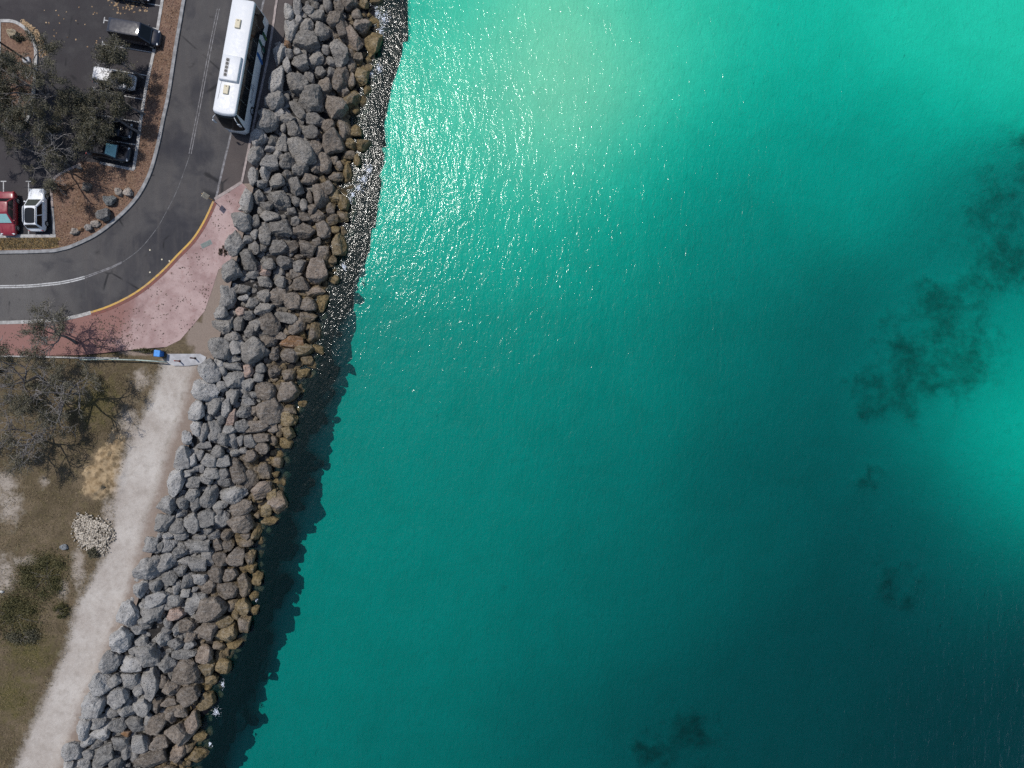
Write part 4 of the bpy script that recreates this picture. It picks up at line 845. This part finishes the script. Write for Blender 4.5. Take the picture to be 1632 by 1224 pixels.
def car(name, label, cat, pos, head, L, Wd, H, paintm, kind='hatch', roofm=None, rails=False, shade=False, group=None):
    """local +x is forward; head = angle of travel in world degrees"""
    o = empty(name, P(pos[0], pos[1], 0), R(head)); tag(o, label, cat, group)
    hw = Wd / 2; zb = .56 * H if kind != 'van' else .50 * H; zh = zb * (.93 if kind != 'van' else .95)
    st = [(-.5, .70, zb * .80, .40), (-.488, .86, zb * .93, .28), (-.45, .95, zb, .22), (-.3, 1, zb, .20), (0, 1, zb, .19), (.18, 1, zb * .99, .19), (.30, .99, zh * .96, .20), (.40, .955, zh * .90, .21), (.465, .88, zh * .80, .24), (.492, .78, zh * .70, .30), (.5, .64, zh * .58, .38)]
    V = []; F = []; prof = [(.55, 0.0), (.93, .06), (1.0, .30), (1.0, .62), (.965, .86), (.84, .985), (.45, 1.02)]
    for x, w, zt, z0 in st:
        half = [(hw * w * a, z0 + (zt - z0) * b) for a, b in prof]
        V += [(x * L, -y, z) for y, z in half] + [(x * L, y, z) for y, z in half[::-1]]
    n = 14
    for i in range(len(st) - 1): F += [(i * n + k, i * n + (k + 1) % n, (i + 1) * n + (k + 1) % n, (i + 1) * n + k) for k in range(n)]
    F += [tuple(range(n)), tuple(range((len(st) - 1) * n + n - 1, (len(st) - 1) * n - 1, -1))]
    body = mesh_obj('body', V, [f[::-1] for f in F], paintm, o, True)
    sm = body.modifiers.new('s', 'SUBSURF'); sm.levels = 1; sm.render_levels = 1
    xr0, xf0, xr1, xf1 = {'hatch': (-.47, .24, -.40, .02), 'suv': (-.475, .23, -.43, .04), 'sedan': (-.36, .25, -.22, .04), 'van': (-.485, .36, -.455, .22)}[kind]
    b0, b1 = hw * .93, hw * (.74 if kind != 'van' else .80); z0, z1 = zb - .04, H - .05
    B = [(xr0 * L, -b0, z0), (xf0 * L, -b0, z0), (xf0 * L, b0, z0), (xr0 * L, b0, z0)]
    T = [(xr1 * L, -b1, z1), (xf1 * L, -b1, z1), (xf1 * L, b1, z1), (xr1 * L, b1, z1)]
    m = MB(); m.add(B + T, [(4, 5, 6, 7), (0, 1, 5, 4), (1, 2, 6, 5), (2, 3, 7, 6), (3, 0, 4, 7)]); cab = m.build('cabin_frame', paintm, o, True, .085, 3); cab.modifiers.new('e', 'EDGE_SPLIT').split_angle = R(35)
    plate('windscreen', (B[1], B[2], T[2], T[1]), (.09, .91, .10, .92), M['screen'] if shade else M['glass'], o)
    plate('rear_window', (B[3], B[0], T[0], T[3]), (.08, .92, .25, .93), M['glass'], o)
    for s, q in ((-1, (B[0], B[1], T[1], T[0])), (1, (B[2], B[3], T[3], T[2]))):
        us = [(.05, .34), (.37, .63), (.66, .92)] if kind in ('van', 'suv') else [(.06, .46), (.50, .90)]
        for u in us:
            uu = u if s < 0 else (1 - u[1], 1 - u[0])
            plate('side_window', q, (uu[0], uu[1], .14, .88), M['glass'], o)
    m = MB(); rl = (xf1 - xr1) * L; V = []
    nx, ny = 9, 7
    for i in range(nx):
        for j in range(ny):
            u, v = i / (nx - 1) * 2 - 1, j / (ny - 1) * 2 - 1
            V.append(((xr1 + xf1) / 2 * L + u * rl / 2 * .97 - abs(v) ** 3 * .03 * L * (1 if u > 0 else -.3) * abs(u), v * b1 * .95, z1 - .01 + .018 * (1 - u ** 4) * (1 - v ** 4) + .004))
    m.add(V, [(i * ny + j, (i + 1) * ny + j, (i + 1) * ny + j + 1, i * ny + j + 1) for i in range(nx - 1) for j in range(ny - 1)])
    roof = m.build('roof', roofm or paintm, o, True)
    if rails:
        for s in (-1, 1):
            m = MB(); m.tube([(xr1 * L * .92, s * b1 * .93, z1 + .03), (xr1 * L * .8, s * b1 * .95, z1 + .10), (xf1 * L * .2 + xr1 * L * .2, s * b1 * .97, z1 + .115), (xf1 * L * .7, s * b1 * .95, z1 + .09), (xf1 * L * .95, s * b1 * .92, z1 + .03)], .035, 6)
            m.build('roof_rail', M['white'] if roofm else M['rim'], o, True)
    wr = .33 if kind != 'van' else .35
    for x in (-.31, .32):
        for s in (-1, 1):
            wheel(o, (x * L, s * (hw - .09), wr), wr, .22, s)
    for s in (-1, 1):
        m = MB(); m.box((.462 * L, s * hw * .66, zh * .72), (.16, .34, .12), s * -.5); m.build('headlight', M['lamp'], o, False, .03)
        m = MB(); m.box((-.488 * L, s * hw * .70, zb * .76), (.08, .30, .20), s * .35); m.build('tail_light', M['tail'], o, False, .02)
        m = MB(); m.tube([(.30 * L, s * hw * .55, zh * .985), (.44 * L, s * hw * .48, zh * .86)], .008, 4); m.build('bonnet_crease', M['trim'], o)
        m = MB(); m.box(((xf0 - .07) * L, s * (hw + .07), zb + .06), (.12, .20, .13)); m.build('wing_mirror', paintm, o, False, .03)
    m = MB(); m.box((.488 * L, 0, zh * .42), (.08, Wd * .52, .14)); m.build('grille', M['trim'], o, False, .02)
    return o
gp = 'cars in the angled bays by the mulch strip'
car('parked_van', 'black people-carrier van parked nose to the mulch strip', 'van', (224, 61), -9.5, 5.15, 1.95, 1.95, M['navy'], 'van', group=gp)
car('parked_car', 'silver-white car under the tree, nose to the mulch strip', 'car', (189, 131), -10, 4.5, 1.8, 1.5, M['silver'], 'hatch', group=gp)
car('parked_car', 'black car under the tree beside the car with teal sun shade', 'car', (183, 207), -10, 4.6, 1.82, 1.5, M['black'], 'sedan', group=gp)
car('parked_car', 'black car with a teal sun shade behind its windscreen', 'car', (179, 244), -10, 4.6, 1.82, 1.5, M['black'], 'sedan', shade=True, group=gp)
car('parked_car', 'dark car parked in the bay beside the black van', 'car', (212, -9), -9.5, 4.7, 1.85, 1.55, M['black'], 'suv', group=gp)
car('parked_car', 'white car with black roof and white roof rails in the corner bay', 'car', (66, 337), 90, 4.7, 1.88, 1.58, M['white'], 'hatch', roofm=M['glass'], rails=True)
car('parked_car', 'dark red car with a teal sun shade behind its windscreen', 'car', (20, 343), -90, 4.75, 1.85, 1.5, M['red'], 'sedan', shade=True)

def bus():
    h = Vector((-0.175, -0.985, 0)).normalized(); o = empty('coach_bus', (-28.97, 34.08, 0), math.atan2(h.y, h.x)); o.scale = (1, 1, 1.12)
    tag(o, 'long white coach bus with dark glazing and green and blue streaks', 'bus')
    LF, LR = 6.09, -6.09
    # horizontal sections from sill to roof: z, half width, front reach, rear reach, corner radius
    S = [(.32, 1.20, .50, .05, .30), (.50, 1.25, .60, .10, .34), (1.1, 1.255, .64, .12, .36), (1.55, 1.25, .60, .10, .36), (2.2, 1.235, .42, .06, .36), (2.85, 1.215, .18, .02, .34), (3.1, 1.21, .06, 0, .30), (3.22, 1.20, -.01, -.03, .28), (3.285, 1.165, -.07, -.08, .26), (3.30, 1.10, -.14, -.15, .22)]
    def ring(z, hw, f, r, cr, off=0.0):
        pts = []; hw += off; F_, R_ = LF + f + off, LR - r - off; m = 6
        def corner(cx, cy, a0):
            for k in range(m + 1):
                a = a0 + (math.pi / 2) * k / m; pts.append((cx + math.cos(a) * cr, cy + math.sin(a) * cr, z))
        bow = .10
        corner(F_ - cr - bow, hw - cr, 0); pts.reverse(); L1 = pts[:]; pts.clear()        # side -> front
        front = [(F_ - bow * abs(v / (hw - cr)) ** 2, v, z) for v in np.linspace(hw - cr, -(hw - cr), 9)][1:-1]
        corner(F_ - cr - bow, -(hw - cr), -math.pi / 2); L2 = pts[::-1]; pts.clear()
        corner(R_ + cr, -(hw - cr), -math.pi); L3 = pts[::-1]; pts.clear()
        corner(R_ + cr, hw - cr, math.pi / 2); L4 = pts[::-1]
        side_r = [(x, -hw, z) for x in np.linspace(F_ - cr - bow, R_ + cr, 30)][1:-1]
        side_l = [(x, hw, z) for x in np.linspace(R_ + cr, F_ - cr - bow, 30)][1:-1]
        return L1 + front + L2 + side_r + L3 + L4 + side_l, len(L1 + front + L2)
    rings = []; nf = 0
    for s in S: r_, nf = ring(*s); rings.append(r_)
    n = len(rings[0]); V = [p for r_ in rings for p in r_]
    F = [(i * n + k, (i + 1) * n + k, (i + 1) * n + (k + 1) % n, i * n + (k + 1) % n) for i in range(len(S) - 1) for k in range(n)]
    F += [tuple(range(n)), tuple(range((len(S) - 1) * n + n - 1, (len(S) - 1) * n - 1, -1))]
    me = mesh_obj('body', V, F, M['buswhite'], o, True)
    es = me.modifiers.new('e', 'EDGE_SPLIT'); es.split_angle = R(50)
    bm = bmesh.new(); bm.from_mesh(me.data); bmesh.ops.recalc_face_normals(bm, faces=bm.faces); bm.to_mesh(me.data); bm.free()
    # wrap-round windscreen
    def shell(name, z0, z1, k0, k1, off, mat):
        zs = np.linspace(z0, z1, 7); tab = np.array(S); VV = []; m = k1 - k0
        for z in zs:
            p = [float(np.interp(z, tab[:, 0], tab[:, c])) for c in range(1, 5)]; r_, _ = ring(float(z), *p, off); VV += r_[k0:k1]
        FF = [(i * m + k, (i + 1) * m + k, (i + 1) * m + k + 1, i * m + k + 1) for i in range(6) for k in range(m - 1)]
        q = mesh_obj(name, VV, FF, mat, o, True); s_ = q.modifiers.new('t', 'SOLIDIFY'); s_.thickness = .012; s_.offset = 0
        return q
    shell('windscreen', 1.22, 3.10, 1, nf - 1, .014, M['glass'])
    for s in (-1, 1):
        # glazing along the side as separate panes with dark seams
        xs = np.linspace(-5.85, 5.75, 8)
        for i in range(7):
            a, b = xs[i] + .012, xs[i + 1] - .012; zlo = 1.62 if i else 1.45
            q = [(a, s * 1.262, zlo), (b, s * 1.262, 1.62), (b, s * 1.222, 3.08), (a, s * 1.222, 3.08)]
            m = MB(); m.add([(x, y - s * .03, z) for x, y, z in q] + q, [(4, 5, 6, 7) if s < 0 else (7, 6, 5, 4), (0, 1, 5, 4), (1, 2, 6, 5), (2, 3, 7, 6), (3, 0, 4, 7)])
            m.build('side_window', M['glass'], o)
        m = MB(); q = [(-5.0, 1.05), (-3.9, 1.25), (-3.75, 1.62), (-5.2, 1.62)]; m.add([(x, s * 1.24, z) for x, z in q] + [(x, s * 1.266, z) for x, z in q], [(4, 5, 6, 7) if s < 0 else (7, 6, 5, 4), (0, 1, 5, 4), (1, 2, 6, 5), (2, 3, 7, 6), (3, 0, 4, 7)]); m.build('engine_vent', M['glass'], o)
        for x in (4.05, -2.75):
            wheel(o, (x, s * 1.12, .5), .5, .30, s)
        m = MB(); m.box((6.35, s * .92, .82), (.25, .42, .22), -s * .35); m.build('headlight', M['lamp'], o, False, .05)
        m = MB(); m.tube([(6.15, s * 1.0, 3.02), (6.45, s * 1.22, 3.0), (6.62, s * 1.32, 2.75)], .035, 6); mm = m.build('mirror_arm', M['buswhite'], o, True)
        m = MB(); m.box((6.62, s * 1.34, 2.45), (.14, .26, .55)); m.build('mirror', M['buswhite'], mm, False, .05)
        # decals on the side: slanting streaks
        for (x, zt, zb_, w_, mt) in ((-4.3, 1.42, .62, .30, 'dgreen'), (-4.28, .98, .46, .24, 'green'), (-4.18, .66, .38, .18, 'lime'), (-3.1, 1.40, .45, .30, 'dgreen'), (-1.75, 1.35, .45, .32, 'blue')):
            w = w_ * 1.45; m = MB(); pts = []; dx = (zt - zb_) * .34
            for k in range(8): a = math.pi * k / 7; pts.append((x + math.cos(a) * w / 2, zt + math.sin(a) * w / 2))
            for k in range(8): a = math.pi + math.pi * k / 7; pts.append((x + dx + math.cos(a) * w / 2, zb_ + math.sin(a) * w / 2))
            m.add([(a, s * 1.2635, b) for a, b in pts], [tuple(range(16)) if s > 0 else tuple(range(15, -1, -1))]); m.build('painted_streak', M[mt], o)
        cu = bpy.data.curves.new('lettering', 'FONT'); cu.body = 'BUSWEST'; cu.size = .48; cu.align_x = 'CENTER'; cu.extrude = .003
        to = bpy.data.objects.new('lettering', cu); COL.objects.link(to); dg = bpy.context.evaluated_depsgraph_get()
        me_ = bpy.data.meshes.new_from_object(to.evaluated_get(dg)); bpy.data.objects.remove(to)
        lt = bpy.data.objects.new('lettering', me_); me_.materials.clear(); me_.materials.append(M['navytext']); link(lt, o)
        # the bus front is +x; reading direction runs front to rear on its left (+y) side
        lt.matrix_basis = Matrix(((-s, 0, 0, 2.45), (0, 0, s, s * 1.264), (0, 1, 0, .95), (0, 0, 0, 1)))
        m = MB(); pts = [(1.55 + k * .11, 1.5 + .05 * math.sin(k * 1.1)) for k in range(7)]
        m.tube([(a, s * 1.26, b) for a, b in pts], .03, 4); m.build('emblem', M['navytext'], o)
    m = MB(); m.box((6.58, 0, .48), (.16, 1.9, .22)); m.build('bumper', M['greyp'], o, False, .05)
    m = MB(); m.tube([(6.52, .55, 1.2), (6.40, .1, 1.9)], .018, 4); m.tube([(6.52, -.6, 1.2), (6.44, -.95, 1.85)], .018, 4); m.build('wiper', M['trim'], o)
    # air conditioning unit with five fans, hatches, cable
    m = MB(); m.box((1.35, -.02, 3.42), (2.75, 2.05, .26), 0, .94); ac = m.build('air_conditioner', M['buswhite'], o, True, .07, 3)
    ac.modifiers.new('e', 'EDGE_SPLIT').split_angle = R(40)
    m = MB(); m.box((1.35, -.36, 3.557), (1.95, .40, .012)); fp = m.build('fan_panel', M['greyp'], ac)
    for i in range(5):
        m = MB(); cxx = .57 + i * .39; m.prism([(cxx + math.cos(a) * .16, -.36 + math.sin(a) * .16) for a in np.linspace(0, 2 * math.pi, 18)[:-1]], 3.563, 3.575)
        f = m.build('fan', M['trim'], ac); 
    for x in (3.55, -3.4):
        m = MB(); m.box((x, -.12, 3.36), (1.0, .60, .14), 0, .9); hh = m.build('roof_hatch', M['hatch'], o, False, .05)
        m = MB(); m.box((x - .32, -.12, 3.436), (.08, .12, .02)); m.build('catch', M['trim'], hh)
    m = MB(); m.tube([(2.7, -.75, 3.31), (3.2, -.82, 3.31), (3.9, -.80, 3.31), (4.6, -.86, 3.31)], .014, 4); m.build('roof_cable', M['greyp'], o)
    m = MB(); m.box((-6.17, 0, 1.6), (.04, 1.7, .9)); m.build('rear_window', M['glass'], o)
    return o
bus()

# ------------------------------------------------------------------ street furniture
def furniture():
    # lamp post on the island
    o = empty('lamp_post', P(44, 97, .09)); tag(o, 'black lamp post on a pale concrete foot on the island', 'lamp post')
    m = MB(); m.box((0, 0, .12), (.75, .6, .24), .2); m.build('foot', M['pad'], o, False, .03)
    m = MB(); m.tube([(0, 0, .2), (0, 0, 4), (0, 0, 8)], [.11, .09, .06], 10); m.build('post', M['steel'], o, True)
    m = MB(); m.tube([(0, 0, 7.9), (.7, -.3, 8.2), (1.3, -.55, 8.2)], .04, 6); m.build('arm', M['steel'], o, True)
    m = MB(); m.box((1.5, -.62, 8.18), (.7, .28, .12), -.4); m.build('lamp_head', M['greyp'], o, False, .03)
    # sign on a pole at the end of the parking lane
    o = empty('road_sign', P(342, 321, .12)); tag(o, 'cream sign plate on an ochre pole at the kerb end', 'sign')
    m = MB(); m.tube([(0, 0, -.1), (0, 0, 2.55)], .04, 8); m.build('pole', M['pole'], o, True)
    n = Vector((.85, -.52, 0)).normalized(); u = Vector((-n.y, n.x, 0))
    m = MB(); q = [n * .05 + u * a + Vector((0, 0, b)) for a, b in ((-.28, 1.35), (.28, 1.35), (.28, 2.5), (-.28, 2.5))]
    m.add([p for p in q] + [p + n * .02 for p in q], [(3, 2, 1, 0), (4, 5, 6, 7), (0, 1, 5, 4), (1, 2, 6, 5), (2, 3, 7, 6), (3, 0, 4, 7)]); m.build('plate', M['sign'], o)
    # bollards
    for (x, y, mt, lb) in ((286.5, 575.5, 'redpost', 'red bollard on the concrete pad, on the rail fence side'), (311, 571, 'darkpost', 'dark brown bollard on the concrete pad, next to the boulders')):
        o = empty('bollard', P(x, y, .07)); tag(o, lb, 'bollard')
        m = MB(); m.tube([(0, 0, -.05), (0, 0, .95), (0, 0, 1.02)], [.075, .075, .05], 10); m.build('post', M[mt], o, True)
        m = MB(); m.tube([(0, 0, .74), (0, 0, .84)], .082, 10); m.build('band', M['sign'] if mt == 'redpost' else M['redpost'], o, True)
        m = MB(); m.tube([(0, 0, 0), (0, 0, .03)], .14, 10); m.build('base_plate', M['steel'], o, True)
    # blue bin
    o = empty('wheelie_bin', P(259, 564, .05), R(-6)); tag(o, 'bright blue bin at the end of the rail fence', 'bin')
    m = MB(); V = []
    for z, a, b in ((.08, .24, .26), (.95, .30, .34)): V += [(-a, -b, z), (a, -b, z), (a, b, z), (-a, b, z)]
    m.add(V, [(3, 2, 1, 0), (4, 5, 6, 7), (0, 1, 5, 4), (1, 2, 6, 5), (2, 3, 7, 6), (3, 0, 4, 7)]); m.build('body', M['binblue'], o, False, .03)
    m = MB(); m.box((.02, 0, 1.0), (.72, .74, .09), 0, .9); ld = m.build('lid', M['binlid'], o, False, .03)
    m = MB(); m.tube([(-.40, -.28, .98), (-.40, .28, .98)], .025, 6); m.build('handle', M['trim'], ld, True)
    for s in (-1, 1): m = MB(); m.tube([(-.24, s * .24, .1), (-.24, s * .30, .1)], .1, 12); m.build('wheel', M['tyre'], o, True)
    # low rail fence
    pts = [P(x, y, .0) for x, y in ((134, 573.5), (178, 573), (222, 574), (266, 577))]
    o = empty('rail_fence', pts[0]); b0 = Vector(pts[0]); tag(o, 'low green-grey rail fence between paving and dry ground', 'fence')
    for a, b in zip(pts[:-1], pts[1:]):
        m = MB(); m.tube([Vector(a) - b0 + Vector((0, 0, .55)), Vector(b) - b0 + Vector((0, 0, .55))], .075, 8); m.build('rail', M['galv'], o, True)
    for p in pts: m = MB(); q = Vector(p) - b0; m.tube([q + Vector((0, 0, -.1)), q + Vector((0, 0, .6))], .07, 8); m.build('post', M['galv'], o, True)
    k = ribbon('edging_kerb', W2([(-60, 567), (40, 568), (120, 570), (190, 571)]), -.08, .08, -.1, .14, M['kerb']); tag(k, kind='structure')
    # iron cover in the pavement
    o = empty('drain_cover', P(329, 389, .116), R(26)); tag(o, 'green-grey iron drain cover set in the pink paving', 'drain cover')
    m = MB(); m.box((0, 0, .004), (1.25, .55, .012)); m.build('frame', M['kerb_grey'], o)
    for s in (-1, 1): m = MB(); m.box((s * .30, 0, .014), (.56, .46, .012)); m.build('lid', M['cover'], o)
    # reflective studs and a small cover on the bend
    for x, y in ((270, 416), (258, 413.5), (239, 398.5), (239, 434)):
        o = empty('road_stud', P(x, y, .0)); tag(o, 'small pale road stud on the asphalt bend near the yellow kerb', 'road stud', 'road studs on the bend')
        m = MB(); m.box((0, 0, .012), (.16, .16, .02), .4, .7); m.build('body', M['sign'], o)
furniture()
